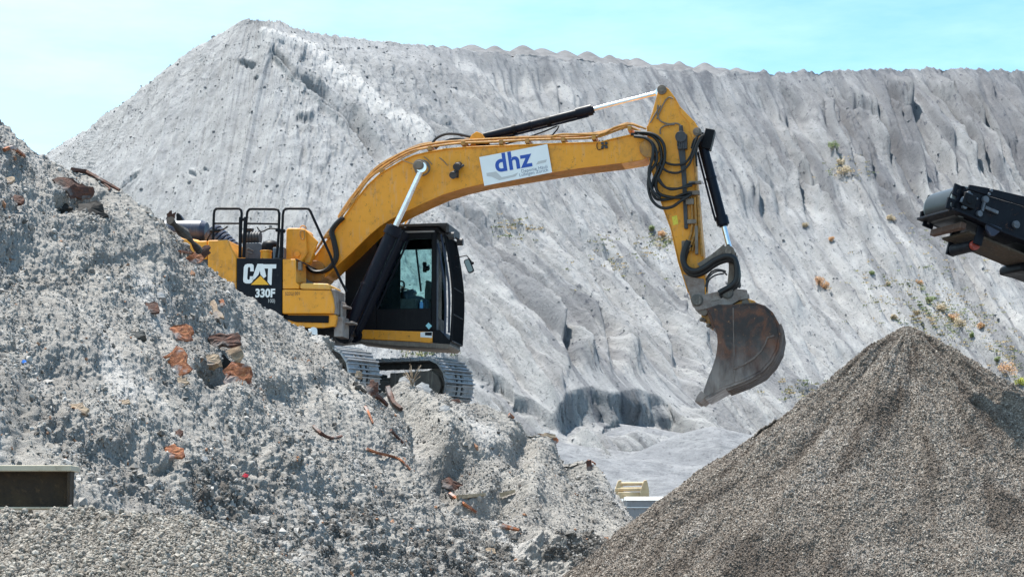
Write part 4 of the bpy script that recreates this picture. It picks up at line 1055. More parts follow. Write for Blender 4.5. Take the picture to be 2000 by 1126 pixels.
# cowl
body('engine_cowl', c6([(-30,338),(52,336),(52,470),(-30,480)]), YN+.02, 1.3, YEL, exc, .02, YN)
body('engine_cowl', c6([(58,334),(203,330),(232,392),(270,464),(270,900),(58,900)]), YN, -.2, YEL, exc, .02, YN)
# black panel with lettering
pan = body('side_panel', c6([(273,466),(604,468),(604,960),(273,960)]), YN-.012, YN+.06, PBLK, exc, .008, YN)
setp(pan, 'black side panel with white lettering and a yellow triangle')
YP = YN-.016
def letter(polys, name='lettering', mat=LETW, Y=YP):
    m_ = MB()
    for pl in polys: m_.prism(LL(c6(pl), Y), Y-.003, Y)
    return m_.build(name, mat, pan)
letter([[(350,507),(384,507),(396,517),(397,562),(371,562),(371,536),(366,530),(358,531),(354,538),(349,610),(351,620),(359,624),(367,620),(369,598),(394,598),(391,630),(381,645),(368,651),(338,650),(323,641),(319,625),(324,532),(333,513)]])
letter([[(424,507),(466,507),(480,560),(488,598),(470,612),(447,586),(441,556),(432,586),(408,614),(392,626),(384,622),(404,560)],
        ])
letter([[(466,510),(562,510),(561,540),(532,541),(527,661),(516,661),(498,638),(502,541),(474,541)]])
letter([[(446,594),(508,660),(376,660)]], 'emblem', LETY, YP-.004)
put_text('lettering', '330F', (498.5,579.5), (537,579.5), 16, YP-.004, LETW, pan, 0.04)
put_text('lettering', '100)', (524,590.5), (537,590.5), 7, YP-.004, GREYV, pan, 0.0)
# yellow right housing with its slanted front, tool box below
hous = MB(); P = LL(c6([(608,472),(702,472),(706,640),(730,662),(730,690),(608,690)]), YN); hous.prism(P, YN, -.75)
hous = hous.build('door_panel', YEL, exc, .012)
fr = MB(); a = c6([(706,474),(706,642),(782,642),(780,532)]); 
pa = [L3(*a[0], YN), L3(*a[1], YN), L3(*a[2], YN+.5), L3(*a[3], YN+.5)]
fr.add(pa + [(p_[0]-.1, p_[1]+.03, p_[2]) for p_ in pa], [(0,1,2,3), (7,6,5,4), (0,4,5,1), (1,5,6,2), (2,6,7,3), (3,7,4,0)])
fr.build('front_face', YELP, hous, .006)
b = MB(); b.strip([Lp(*c6([(700,474)])[0], YN), Lp(*c6([(806,528)])[0], YN)], .02, YN, YN+.5); b.build('lid_edge', BLK, hous, .003)
q = L3(*c6([(735,520)])[0], YN); MB().box(q[0]-.03, q[0]+.03, YN-.02, YN+.08, q[2]-.08, q[2]+.06).build('latch', MUD, hous, .004)
tb_ = body('toolbox', c6([(608,695),(962,700),(980,760),(990,830),(984,872),(608,872)]), YN-.02, -.70, YEL, exc, .02, YN)
body('toolbox_lid', c6([(738,688),(742,655),(760,648),(938,652),(962,664),(962,697),(760,692)]), YN-.03, -.70, YELP, tb_, .02, YN)
fx = Lp(*c6([(962,700)])[0], YN)[0]; q0 = Lp(*c6([(962,664)])[0], YN); q1 = Lp(*c6([(985,872)])[0], YN)
b = MB(); b.box(q0[0]-.02, q0[0]+.08, YN+.03, -.72, q1[1], q0[1]-.06); b.box(q0[0]+.08, q0[0]+.13, YN+.30, -.80, q1[1]-.28, q0[1]-.25)
b.build('toolbox_front', COUP, tb_, .02)
put_text('lettering', '52321001', (557,576.5), (585.5,575.5), 6.2, YN-.024, LETK, tb_, 0.005, 1.1)
body('step_recess', c6([(640,882),(944,884),(940,938),(700,932),(640,915)]), YN+.02, -.7, BLK, exc, .01, YN)
body('side_sill', c6([(640,874),(990,876),(998,900),(985,962),(900,974),(740,970),(640,940)]), YN+.05, -.7, YEL, exc, .012, YN)
b = MB()
for a, c_ in ((c6([(1000,775)])[0], c6([(1118,812)])[0]), (c6([(1010,908)])[0], c6([(1162,930)])[0])):
    p0, p1 = L3(*a, YN+.2), L3(*c_, YN+.2); b.box(p0[0], p1[0]-.12, YN+.3, -.75, p1[2]-.015, p1[2]+.02)
q = L3(*c6([(1030,960)])[0], YN+.2); b.box(q[0]-.1, q[0]+.06, YN+.15, -.8, q[2]-.20, q[2]+.16); b.build('step', COUP, exc, .012)
# tank / bracket beside the boom foot
tk = body('tank', c6([(646,262),(660,250),(768,250),(783,262),(800,430),(760,500),(640,500)]), -1.0, -.44, YEL, exc, .02, -.9)
b = MB(); b.prism(LL(c6([(783,262),(868,345),(806,500),(770,500)]), -.9), -.92, -.86); b.build('tank_gusset', YEL, tk, .006)
b = MB(); q = L3(*c6([(715,436)])[0], -1.0); b.cyl((q[0], -1.03, q[2]), (q[0], -1.0, q[2]), .06, n=20)
b.build('cover_disc', YEL, tk, .006)
b = MB(); b.tube([L3(*z_, -1.04) for z_ in c6([(738,300),(738,270),(752,262),(766,270),(766,318),(750,326),(738,300)])], .012, 7); b.tube([L3(*z_, -.7) for z_ in c6([(735,252),(745,232),(765,228),(780,242),(776,252)])], .012, 7)
b.build('lifting_ring', YELD, tk)
# things on the engine deck
mf = MB(); a0 = L3(300, 450, -.3); a1 = L3(406, 451, -.3)
n = 26
prof = [(0,.0),(.01,.13),(.06,.19),(.9,.20),(.985,.16),(1.0,.0)]
for i in range(len(prof)-1): 
    pA = Vector(a0).lerp(Vector(a1), prof[i][0]); pB = Vector(a0).lerp(Vector(a1), prof[i+1][0]); mf.cyl(pA, pB, max(prof[i][1], .001), max(prof[i+1][1], .001), 26, cap=False)
mf.build('muffler', NAVY, exc)
b = MB(); b.prism(LL([(347,433),(346,419),(349,416),(354,421),(361,433)], -.3), -.36, -.24); b.build('exhaust_tip', BLK, exc, .006)
b = MB()
for k in range(7):
    t = k/6; c0 = Vector(L3(415+34*t, 455+30*t, -.5)); c1 = Vector(L3(418.5+34*t, 458+30*t, -.5)); b.cyl(c0, c1, .20-.02*t, n=22)
c0 = Vector(L3(411, 452, -.5)); c1 = Vector(L3(456, 492, -.5)); b.cyl(c0, c1, .165, n=22); b.build('intake_duct', NAVY, exc, .004)
b = MB(); b.prism(LL(c6([(330,352),(440,350),(476,372),(476,470),(330,470)]), -.7), -.7, -.2); eb = b.build('engine_box', GREYB, exc, .015)
b = MB(); b.tube([L3(*z_, -.71) for z_ in c6([(345,402),(360,392),(395,412)])], .008, 6); b.tube([L3(*z_, -.71) for z_ in c6([(350,420),(385,428)])], .008, 6); b.build('emblem', LGREY, eb)
b = MB(); p0 = L3(*c6([(318,315)])[0], -.55); p1 = L3(*c6([(446,318)])[0], -.55); b.cyl(p0, p1, .115, n=22); p2 = L3(*c6([(362,270)])[0], -.55); b.cyl(p2, (p2[0], p2[1], p2[2]-.14), .055, n=16); b.cyl((p2[0], p2[1], p2[2]+.02), (p2[0], p2[1], p2[2]+.05), .09, n=18)
for k in range(5): c0 = Vector(p0).lerp(Vector(p1), .15+.17*k); b.cyl(c0, c0+Vector((.03,0,0)), .128, n=22)
b.build('air_cleaner', DGREY, exc, .004)
b = MB(); p0 = L3(*c6([(518,378)])[0], -.6); b.ball((p0[0], -.6, p0[2]), .165, 18, sc=(1,1,.7)); b.cyl((p0[0], -.6, p0[2]-.16), (p0[0], -.6, p0[2]), .165, n=22); b.cyl((p0[0], -.6, p0[2]-.4), (p0[0], -.6, p0[2]-.14), .11, n=18)
b.build('dome_filter', BLK, exc, .004)
b = MB(); q = L3(*c6([(487,445)])[0], -1.0); b.cyl((q[0], -1.0, q[2]-.12), (q[0], -1.0, q[2]+.06), .10, n=20); b.cyl((q[0], -1.0, q[2]+.06), (q[0], -1.0, q[2]+.085), .11, n=20)
b.build('filler_cap', YEL, exc, .004)
b = MB(); q = L3(*c6([(585,430)])[0], -1.2); b.box(q[0]-.1, q[0]+.1, -1.28, -1.1, q[2]-.1, q[2]+.1); b.build('junction_box', GREYB, exc, .01)
b = MB(); b.tube([L3(*z_, -1.1) for z_ in c6([(78,272),(140,262),(180,250),(205,232)])], .014, 6); b.build('mirror_arm', BLK, exc)
b = MB(); b.tube([L3(*z_, -1.1) for z_ in c6([(422,238),(452,272),(520,246),(600,262)])], .014, 6); b.build('mirror_arm', BLK, exc)
# handrails
def rail(paths, r=.024):
    m_ = MB()
    for p_, rr_, sm in paths: m_.tube([L3(*z_, YN+.12) for z_ in c6(p_)], rr_, 8, smooth=sm)
    return m_.build('handrail', BLK, exc)
def corner(p, q, r_, k=4):  return []
rail([([(97,340),(100,270),(104,150),(108,118),(122,103),(140,102),(270,102),(290,103),(304,115),(308,135),(300,300),(296,460)], .024, 1), ([(104,211),(306,211)], .018, 1), ([(76,268),(150,262)], .03, 1), ([(300,165),(296,460)], .032, 1)])
rail([([(322,460),(336,300),(344,170),(350,125),(366,106),(390,104),(550,106),(574,112),(584,135),(580,270),(570,400),(562,460)], .024, 1), ([(350,211),(580,215)], .018, 1), ([(336,165),(322,460)], .032, 1), ([(560,258),(625,268)], .034, 1), ([(300,182),(350,182)], .03, 1)])
rail([([(592,470),(604,300),(610,150),(616,118),(632,103),(660,102),(780,102),(800,106),(812,122),(960,450),(985,520),(1040,640),(1078,712)], .024, 1), ([(604,258),(598,460)], .034, 1)])

# ---- cab
CY0, CY1 = .44, 1.38
def c5(pts): return [(660+x/4.02, 420+y/4.02) for x, y in pts]
xa, zt = Lp(*c5([(60,130)])[0], CY0); xb, _ = Lp(*c5([(772,160)])[0], CY0); _, zb = Lp(*c5([(772,900)])[0], CY0); _, zt = Lp(*c5([(700,128)])[0], CY0)
wx0, wz0 = Lp(*c5([(300,738)])[0], CY0); wx1, wz1 = Lp(*c5([(735,185)])[0], CY0)
def frame_wall(mb, outer_, holes, y0, y1):
    "wall in the X,Z plane as a grid of boxes round one rectangular hole"
    X0, X1, Z0, Z1 = outer_; hx0, hx1, hz0, hz1 = holes
    mb.box(X0, hx0, y0, y1, Z0, Z1); mb.box(hx1, X1, y0, y1, Z0, Z1); mb.box(hx0, hx1, y0, y1, Z0, hz0); mb.box(hx0, hx1, y0, y1, hz1, Z1)
b = MB()
frame_wall(b, (xa, xb, zb, zt), (wx0, wx1, wz0, wz1), CY0, CY0+.06)
# far door wall with its own opening
fx0, fz0 = Lp(*c5([(400,760)])[0], CY1); fx1, fz1 = Lp(*c5([(770,268)])[0], CY1)
frame_wall(b, (xa, xb, zb, zt), (fx0, min(fx1, xb-.06), fz0, fz1), CY1-.06, CY1)
b.box(xa, xa+.06, CY0+.06, CY1-.06, zb, zt)
# front wall: pillars left and right of the windscreen
b.box(xb-.07, xb+.0, CY0+.06, CY0+.13, zb, zt); b.box(xb-.07, xb, CY1-.13, CY1-.06, zb, zt); b.box(xb-.07, xb, CY0+.13, CY1-.13, zb, zb+.25); b.box(xb-.07, xb, CY0+.13, CY1-.13, zt-.10, zt)
b.box(xa, xb, CY0, CY1, zb-.05, zb-.001)
cab = b.build('cab', BLK, exc, .012)
setp(cab, 'black operator cab with a tinted side window and guard bars')
b = MB(); pp = c5([(735,270),(762,735)]); g0 = Lp(*pp[0], CY0); 
b.box(wx0, wx1, CY0+.022, CY0+.030, wz0, wz1); b.box(fx0, min(fx1, xb-.06), CY1-.034, CY1-.026, fz0, fz1); b.box(xb-.040, xb-.032, CY0+.13, CY1-.13, zb+.25, zt-.10)
build_each(b, 'window_glass', GLS, cab)
mx0, _z = Lp(*c5([(615,300)])[0], CY1); b = MB(); a0 = Lp(*c5([(612,268)])[0], CY1); a1 = Lp(*c5([(650,600)])[0], CY1)
b.strip([a0, a1], .03, CY1-.06, CY1-.02); b.build('window_bar', BLK, cab)
# added black sheet for the dark interior behind the near window's rear half
MB().box(wx0, Lp(*c5([(486,500)])[0], CY0)[0], CY0+.045, CY0+.058, wz0, wz1).build('dark_interior_sheet', BLK, cab, .004)
# roof with guard
b = MB(); rx1 = Lp(*c5([(862,70)])[0], CY0)[0]; rz = Lp(*c5([(862,75)])[0], CY0)[1]
b.box(xa+.2, xb+.05, CY0-.02, CY1+.02, zt, zt+.09); roof = b.build('roof', BLK, cab, .03)
b = MB(); b.box(xa+.35, rx1, CY0-.03, CY1+.03, rz-.02, rz+.03); b.box(rx1-.03, rx1+.03, CY0-.03, CY1+.03, rz-.14, rz)
for k in range(6): X = xa+.45+k*(rx1-xa-.5)/5; b.box(X, X+.03, CY0, CY1, zt+.09, rz-.02)
b.build('roof_guard', DGREY, cab, .006)
MB().box(xa+.45, xb-.03, CY0-.035, CY0-.005, zt-.02, zt+.012).build('drip_rail', LGREY, cab, .004)
b = MB()
for X, Yl in ((rx1+.05, CY0+.05), (rx1+.05, CY1-.1)): b.cyl((X-.04, Yl, rz-.20), (X+.07, Yl, rz-.20), .07, n=16); b.cyl((X-.10, Yl, rz-.08), (X, Yl, rz-.16), .02, n=8)
build_each(b, 'headlight', DGREY, cab, .005)
# front guard: bars standing off the windscreen, leaning out towards the middle
fg = MB(); gx = [Lp(*c5([(840,150)])[0], CY0)[0], Lp(*c5([(905,420)])[0], CY0)[0], Lp(*c5([(890,960)])[0], CY0)[0]]; gz = [Lp(*c5([(840,150)])[0], CY0)[1], Lp(*c5([(905,620)])[0], CY0)[1], Lp(*c5([(890,985)])[0], CY0)[1]]
for k in range(11):
    Yk = CY0-.02 + k*(CY1-CY0+.04)/10; fg.tube([(gx[0], Yk, gz[0]), (gx[0]*.6+gx[1]*.4+.02, Yk, gz[0]*.6+gz[1]*.4), (gx[1], Yk, gz[1]), (gx[2], Yk, gz[2])], .026 if k in (0, 10) else .014, 6, smooth=3)
for t in (0, .25, .5, .75, 1.0):
    zz = gz[0]*(1-t)+gz[2]*t; xx = np.interp(-zz, [-gz[0], -gz[1], -gz[2]], gx); fg.cyl((xx, CY0-.02, zz), (xx, CY1+.02, zz), .018, n=8)
fg.box(gx[2]-.2, gx[2]+.0, CY0, CY1, gz[2]-.02, gz[2]+.02)
fg.build('front_guard', BLK, cab)
b = MB()
for px0, px1_, m_ in (((783,220),(838,960),0), ((808,150),(870,920),0)):
    p0 = Lp(*c5([px0])[0], CY0); p1 = Lp(*c5([px1_])[0], CY0); pm = ((p0[0]+p1[0])/2+.07, (p0[1]+p1[1])/2); b.tube([(p0[0], CY0+.02, p0[1]), (pm[0], CY0+.02, pm[1]), (p1[0], CY0+.02, p1[1])], .022, 8)
build_each(b, 'front_pillar', NAVY, cab)
b = MB(); b.box(xb-.01, xb+.02, CY0+.05, CY0+.12, zb, zt-.15); b.build('screen_seal', GREYB, cab, .004)
# yellow band below the cab
z1, z2 = Lp(*c5([(400,905)])[0], CY0)[1], Lp(*c5([(400,990)])[0], CY0)[1]; sx0 = Lp(*c5([(125,900)])[0], CY0)[0]; sx1 = Lp(*c5([(748,900)])[0], CY0)[0]
bd = MB().prism(LL(c5([(125,905),(210,898),(744,915),(742,1004),(600,992),(130,968)]), CY0), CY0-.015, CY1).build('cab_sill', YEL, exc, .01)
MB().prism(LL(c5([(120,968),(600,992),(760,1000),(880,1010),(885,1030),(858,1050),(700,1040),(400,1020),(130,990)]), CY0), CY0+.0, CY1).build('cab_floor', MUD, exc, .01)
MB().prism(LL(c5([(744,900),(800,900),(880,985),(880,1012),(744,1002)]), CY0), CY0-.005, CY1).build('cab_front_corner', BLK, exc, .01)
flat('sticker', c5([(648,918),(742,914),(740,962),(648,956)]), CY0-.016, WHITEV, bd, .002)
flat('sticker', c5([(684,920),(738,918),(737,944),(684,942)]), CY0-.019, BLK, bd, .002)
flat('sticker', c5([(688,866),(712,842),(738,868),(714,896)]), CY0-.004, TEAL, cab, .002)
# mirror on its arm
b = MB(); b.tube([L3(*z_, CY0) for z_ in c5([(925,322),(960,326),(1010,316),(1030,340),(1058,378)])], .011, 6, smooth=1); b.tube([L3(*z_, CY0) for z_ in c5([(925,402),(950,415),(952,330)])], .011, 6, smooth=1)
mr = b.build('mirror', BLK, cab)
def rr_poly(cx, cz, w_, h, r_, ang, n_=5):
    P = []
    for sx, sz, a0_ in ((1,1,0),(-1,1,90),(-1,-1,180),(1,-1,270)):
        for k in range(n_+1):
            a = math.radians(a0_+90*k/n_); x = sx*(w_/2-r_)+r_*math.cos(a); z = sz*(h/2-r_)+r_*math.sin(a)
            P.append((cx+x*math.cos(ang)-z*math.sin(ang), cz+x*math.sin(ang)+z*math.cos(ang)))
    return P
mc = Lp(*c5([(1027,397)])[0], CY0)
MB().prism(rr_poly(mc[0], mc[1], .12, .27, .04, math.radians(22)), CY0+.0, CY0+.05).build('mirror_housing', BLK, mr, .008)
MB().prism(rr_poly(mc[0], mc[1], .09, .235, .03, math.radians(22)), CY0-.004, CY0-.001).build('mirror_glass', MIRR, mr)
q = L3(*c5([(1057,376)])[0], CY0); MB().ball((q[0], CY0, q[2]), .03, 8).build('mirror_joint', BLK, mr)
# inside: seat, console, monitor, joystick
cy = .92
sx, sz = Lp(*c5([(500,640)])[0], cy)
b = MB(); b.box(sx-.62, sx-.08, cy-.26, cy+.26, sz-.14, sz-.02); b.box(sx-.76, sx-.62, cy-.25, cy+.25, sz-.1, sz+.62); b.box(sx-.74, sx-.64, cy-.14, cy+.14, sz+.64, sz+.86); b.box(sx-.55, sx-.2, cy-.2, cy+.2, zb, sz-.14)
seat = b.build('operator_seat', SEATM, cab, .04)
b = MB(); c0 = L3(*c5([(520,660)])[0], .62); c1 = L3(*c5([(760,735)])[0], .62); b.box(c0[0]-.3, c0[0]+.25, .52, .68, zb+.1, c0[2]); b.build('console', DGREY, cab, .02)
b = MB(); pq = LL(c5([(700,515),(728,520),(760,545),(765,740),(690,740),(690,600)]), 1.2); b.prism(pq, 1.1, 1.25); b.build('door_post', DGREY, cab, .01)
b = MB(); q = L3(*c5([(682,410)])[0], .95); b.box(q[0]-.03, q[0]+.03, .90, 1.0, q[2]-.09, q[2]+.10); b.ball((q[0]+.05, .95, q[2]-.02), .05, 10); b.build('monitor', BLK, cab, .01)
b = MB(); b.tube([L3(*z_, .70) for z_ in c5([(480,520),(500,518),(518,530),(520,565),(505,575)])], .016, 7); q = L3(*c5([(508,590)])[0], .70); b.cyl((q[0], .70, q[2]-.2), (q[0], .70, q[2]+.06), .03, n=10); b.build('joystick', BLK, cab)
b = MB(); b.prism(LL(c5([(505,600),(590,578),(600,600),(585,625),(660,640),(690,660),(690,735),(505,735)]), .8), .78, 1.05); b.build('instrument_panel', NAVY, cab, .01)

# ---- undercarriage, turned further towards the viewer than the house
UY = math.radians(-37.0) + YAW      # in the frame of the digger
UM = Matrix.Translation((0.02, 0, 0)) @ Matrix.Rotation(UY, 4, 'Z') @ Matrix.Rotation(math.radians(2.5), 4, 'Y')
TL, TH, TWD, GA = 3.85, 0.98, 0.80, 1.30      # centre distance, height, shoe width, half gauge
def track_path(s):
    "closed path round sprocket and idler; s in [0,1) -> x, z, angle"
    R = TH/2; Lh = TL; per = 2*Lh + 2*math.pi*R; d = s*per
    if d < Lh: x = -Lh/2 + d; sag = -0.03*math.sin(math.pi*d/Lh); return x, 2*R+sag, 0.0
    d -= Lh
    if d < math.pi*R: a = d/R; return Lh/2 + R*math.sin(a), R + R*math.cos(a), -a
    d -= math.pi*R
    if d < Lh: return Lh/2 - d, 0.0, -math.pi
    d -= Lh; a = d/R; return -Lh/2 - R*math.sin(a), R - R*math.cos(a), -math.pi-a
for s in (-1, 1):
    yc = s*GA
    NSH = 49; sh = MB(); ln = MB(); R = TH/2; per = 2*TL+2*math.pi*R; pitch = per/NSH
    for k in range(NSH):
        x, z, a = track_path((k+.35)/NSH); ca, sa = math.cos(a), math.sin(a)
        def T_(u, y, h): return (x + u*ca - h*sa*(-1)*-1, yc+y, z + u*sa + h*ca)
        def T_(u, y, h): return (x + u*ca - h*sa, yc+y, z + u*sa + h*ca)
        w_ = pitch*.47
        # plate in three pieces so the middle shows its two openings, and three low bars across
        for y0, y1 in ((-TWD/2, -.10), (-.04, .04), (.10, TWD/2)):
            c_ = [T_(u, y, h) for u in (-w_, w_) for y in (y0, y1) for h in (-.03, 0)]
            sh.add([c_[i] for i in range(8)], [(0,1,3,2),(4,6,7,5),(0,4,5,1),(2,3,7,6),(0,2,6,4),(1,5,7,3)])
        for u0, hh in ((-w_+.004, .028), (-w_*.1, .028), (w_-.03, .05)):
            c_ = [T_(u, y, h) for u in (u0, u0+.022) for y in (-TWD/2, TWD/2) for h in (-.004, hh)]
            sh.add(c_, [(0,1,3,2),(4,6,7,5),(0,4,5,1),(2,3,7,6),(0,2,6,4),(1,5,7,3)])
        for yy in (-.13, .13):
            for uu in (-.04, .04): p0 = T_(uu, yy*1.0, 0); p1 = T_(uu, yy, .016); sh.cyl(p0, p1, .014, n=6)
        for yy in (-.085, .085):
            c_ = [T_(u, y, h) for u in (-w_*1.05, w_*1.05) for y in (yy-.022, yy+.022) for h in (-.14, -.03)]
            ln.add(c_, [(0,1,3,2),(4,6,7,5),(0,4,5,1),(2,3,7,6),(0,2,6,4),(1,5,7,3)])
    sh.xf(UM); ln.xf(UM)
    tr = sh.build('track', TRK, exc, 0, autosm=False); ln.build('track_links', DGREY, tr, 0, autosm=False)
    # frame between the wheels
    f_ = MB(); f_.box(-TL/2+.35, TL/2-.25, yc-.16, yc+.16, .24, .66); f_.box(-TL/2+.5, TL/2-.75, yc-.23, yc+.23, .30, .60)
    f_.box(TL/2-.95, TL/2-.80, yc-.27, yc+.27, .20, .74)
    f_.xf(UM); f_.build('track_frame', FRAME, exc, .02)
    f_ = MB(); f_.cyl((TL/2, yc-.11, R), (TL/2, yc+.11, R), R-.15, n=36); f_.cyl((TL/2, yc-.15, R), (TL/2, yc+.15, R), R-.23, n=30); f_.cyl((TL/2, yc-.2, R), (TL/2, yc+.2, R), .12, n=20)
    f_.prism([(TL/2-.8, .22), (TL/2+.08, .22), (TL/2+.20, .32), (TL/2+.26, .5), (TL/2+.18, .68), (TL/2, .78), (TL/2-.8, .74)], yc-.25, yc-.19); f_.prism([(TL/2-.8, .22), (TL/2+.08, .22), (TL/2+.20, .32), (TL/2+.26, .5), (TL/2+.18, .68), (TL/2, .78), (TL/2-.8, .74)], yc+.19, yc+.25)
    f_.xf(UM); f_.build('idler', FRAME, exc, .012)
    f_ = MB(); f_.cyl((-TL/2, yc-.06, R), (-TL/2, yc+.06, R), R-.13, n=36); f_.cyl((-TL/2, yc-.24, R), (-TL/2, yc+.24, R), .24, n=24); f_.xf(UM); f_.build('sprocket', FRAME, exc, .01)
    f_ = MB()
    for k in range(8): X = -TL/2+.5+k*(TL-1.0)/7; f_.cyl((X, yc-.14, .16), (X, yc+.14, .16), .10, n=18); f_.cyl((X, yc-.17, .16), (X, yc+.17, .16), .05, n=12)
    f_.xf(UM); f_.build('track_roller', FRAME, exc, .006)
b = MB(); b.box(-.7, .7, -GA, GA, .38, .72); b.cyl((0,0,.70), (0,0,1.02), .62, n=36); b.xf(UM); b.build('undercarriage', BLK, exc, .02)

# ---- the operator in the seat
def person():
    hip = Vector(L3(*c5([(330,640)])[0], cy)); 
    root = empty('person', O_EX + EX*hip.x + EY*cy + EZ*(hip.z-.08), 'person in a dark shirt sitting at the controls in the cab', 'person', rz=-YAW)
    J = {'pel':(0,0,.08,.125,.15), 'sp1':(-.02,0,.26,.12,.14), 'sp2':(0,0,.46,.13,.17), 'nk':(.04,0,.60,.055,.06), 'hd0':(.06,0,.66,.06,.065), 'hd1':(.085,0,.74,.092,.078), 'hd2':(.075,0,.82,.085,.075),
         'nose':(.185,0,.735,.014,.014)}
    E = [('pel','sp1'),('sp1','sp2'),('sp2','nk'),('nk','hd0'),('hd0','hd1'),('hd1','hd2'),('hd1','nose')]
    for s, t in ((-1,'r'),(1,'l')):
        J.update({'sh'+t:(.0,.17*s,.50,.062,.062), 'el'+t:(.10,.25*s,.24,.042,.042), 'wr'+t:(.34,.24*s,.23,.026,.03), 'pm'+t:(.41,.235*s,.235,.018,.038),
                  'hp'+t:(.05,.10*s,.07,.085,.085), 'kn'+t:(.46,.14*s,.10,.06,.06), 'an'+t:(.55,.14*s,-.32,.038,.038), 'ft'+t:(.72,.15*s,-.37,.03,.045)})
        E += [('sp2','sh'+t),('sh'+t,'el'+t),('el'+t,'wr'+t),('wr'+t,'pm'+t),('pel','hp'+t),('hp'+t,'kn'+t),('kn'+t,'an'+t),('an'+t,'ft'+t)]
        for k in range(4):
            yy = (.235+.024*(k-1.5))*s; ln_ = (.075,.085,.08,.062)[k]
            J['f%d%s' % (k,t)] = (.445+.0*k, yy, .245, .009, .009); J['g%d%s' % (k,t)] = (.445+ln_*.6, yy, .235, .0085, .0085); J['h%d%s' % (k,t)] = (.445+ln_*.65, yy, .20, .008, .008)
            E += [('pm'+t,'f%d%s' % (k,t)), ('f%d%s' % (k,t),'g%d%s' % (k,t)), ('g%d%s' % (k,t),'h%d%s' % (k,t))]
        J['t0'+t] = (.40,.19*s,.235,.011,.011); J['t1'+t] = (.44,.175*s,.22,.0095,.0095); E += [('pm'+t,'t0'+t),('t0'+t,'t1'+t)]
    def skin(name, keys, grow, mat, parent, cut=None):
        bm = bmesh.new(); lay = bm.verts.layers.skin.verify(); vm = {}
        for k in keys:
            x, y, z, ra, rb = J[k]; v = bm.verts.new((x, y, z)); v[lay].radius = (ra+grow, rb+grow); v[lay].use_root = (k == 'pel'); vm[k] = v
        for a, c_ in E:
            if a in vm and c_ in vm: bm.edges.new((vm[a], vm[c_]))
        me = bpy.data.meshes.new(name); bm.to_mesh(me); bm.free(); o = link_mesh(name, me, mat, parent)
        o.modifiers.new('skin', 'SKIN').use_smooth_shade = True; sb = o.modifiers.new('sub', 'SUBSURF'); sb.levels = sb.render_levels = 1
        return o
    skin('body', list(J), 0, SKIN, root)
    skin('shirt', ['pel','sp1','sp2','shr','shl','elr','ell'], .014, SHIRT, root)
    skin('trousers', ['pel','hpr','hpl','knr','knl','anr','anl'], .012, SEATM, root)
    b_ = MB(); b_.ball((.06,0,.80), .105, 14, sc=(1,.86,.85)); b_.build('hair', HAIR, root, smooth=True)
    b_ = MB()
    for s in (-1, 1): b_.ball((.165,.032*s,.765), .012, 8); b_.ball((.08,.085*s,.74), .025, 8, sc=(.6,.4,1))
    b_.build('face_details', SKIN, root)
person()
# little things on the dash
def loc(px, py, Y): p_ = L3(px, py, Y); return O_EX + EX*p_[0] + EY*p_[1] + EZ*p_[2]
z_ = loc(*c5([(655,732)])[0], .60)
b = MB(); b.cyl((0,0,0), (0,0,.10), .035, n=16); b.cyl((0,0,.10), (0,0,.13), .035, .016, 16); o = b.build('bottle', BLUP, None, .003); o.location = z_
setp(o, 'small pale blue bottle standing inside the cab window', 'bottle'); MB().cyl((0,0,.13), (0,0,.155), .018, n=12).build('cap', WHITEV, o)
z_ = loc(*c5([(535,730)])[0], .60)
b = MB(); b.prism([(-.05,0),(.05,0),(.04,.09),(.0,.12),(-.055,.10)], -.03, .03); o = b.build('glove', ORAN, None, .012); o.location = z_
setp(o, 'orange cloth or glove lying inside the cab window', 'glove')
# ------------------------------------------------------------------ conveyor reaching in from the right
CB, CPT = math.radians(21), math.radians(17)
CA = Vector((math.cos(CB)*math.cos(CPT), math.sin(CB)*math.cos(CPT), -math.sin(CPT)))      # down the belt, to the right and away
CC = Vector((-math.sin(CB), math.cos(CB), 0)); CN = CA.cross(CC).normalized(); CN = CN if CN.z > 0 else -CN
O_C = W(1886, 400, 24.4); CM = Matrix((CA, CC, CN)).transposed().to_4x4()
def Cp(px, py, c=0.0):
    d = ray(px, py); t = (c + O_C.dot(CC))/d.dot(CC); p = d*t - O_C; return (p.dot(CA), p.dot(CN))
def CL(pts, c=0.0): return [Cp(x, y, c) for x, y in pts]
conv = empty('conveyor', O_C, 'dark conveyor boom jutting in from the right edge above the gravel cone', 'conveyor'); conv.matrix_world = Matrix.Translation(O_C) @ CM
CWD = 0.68
def k5(pts): return [(1780+x/5.118, 340+y/5.118) for x, y in pts]
FARX = (1.2, 0)
plate = k5([(395,345),(400,285),(425,278),(440,250),(455,180),(480,118),(520,122),(545,160),(1126,330),(1500,440),(1500,790),(1126,655),(880,560),(720,482),(560,410)])
b = MB()
CEND = 13.0; PL_ = CL(plate)
i0 = plate.index(k5([(1500,440)])[0]); PL_[i0] = (CEND, PL_[i0-1][1]); PL_[i0+1] = (CEND, PL_[i0+2][1])
for c_ in (-.03, CWD): b.prism(PL_, c_, c_+.035)
b.build('side_frame', DCON, conv, .006)
b = MB()
G_ = CL(k5([(545,158),(560,110),(740,142),(1126,232),(1500,330),(1500,440),(1126,330)])); G_[4] = (CEND, G_[3][1]); G_[5] = (CEND, G_[6][1])
for c_ in (-.05, CWD): b.prism(G_, c_, c_+.03)
build_each(b, 'side_guard', DCON, conv, .006)
F_ = CL(k5([(380,345),(560,415),(720,490),(880,570),(1126,665),(1500,800)])); F_[5] = (CEND, F_[4][1])
b = MB(); b.strip(F_, -.03, -.09, CWD+.06); b.build('bottom_flange', DCON, conv, .004)
a_, n_c = Cp(*k5([(535,255)])[0]); rD = .20
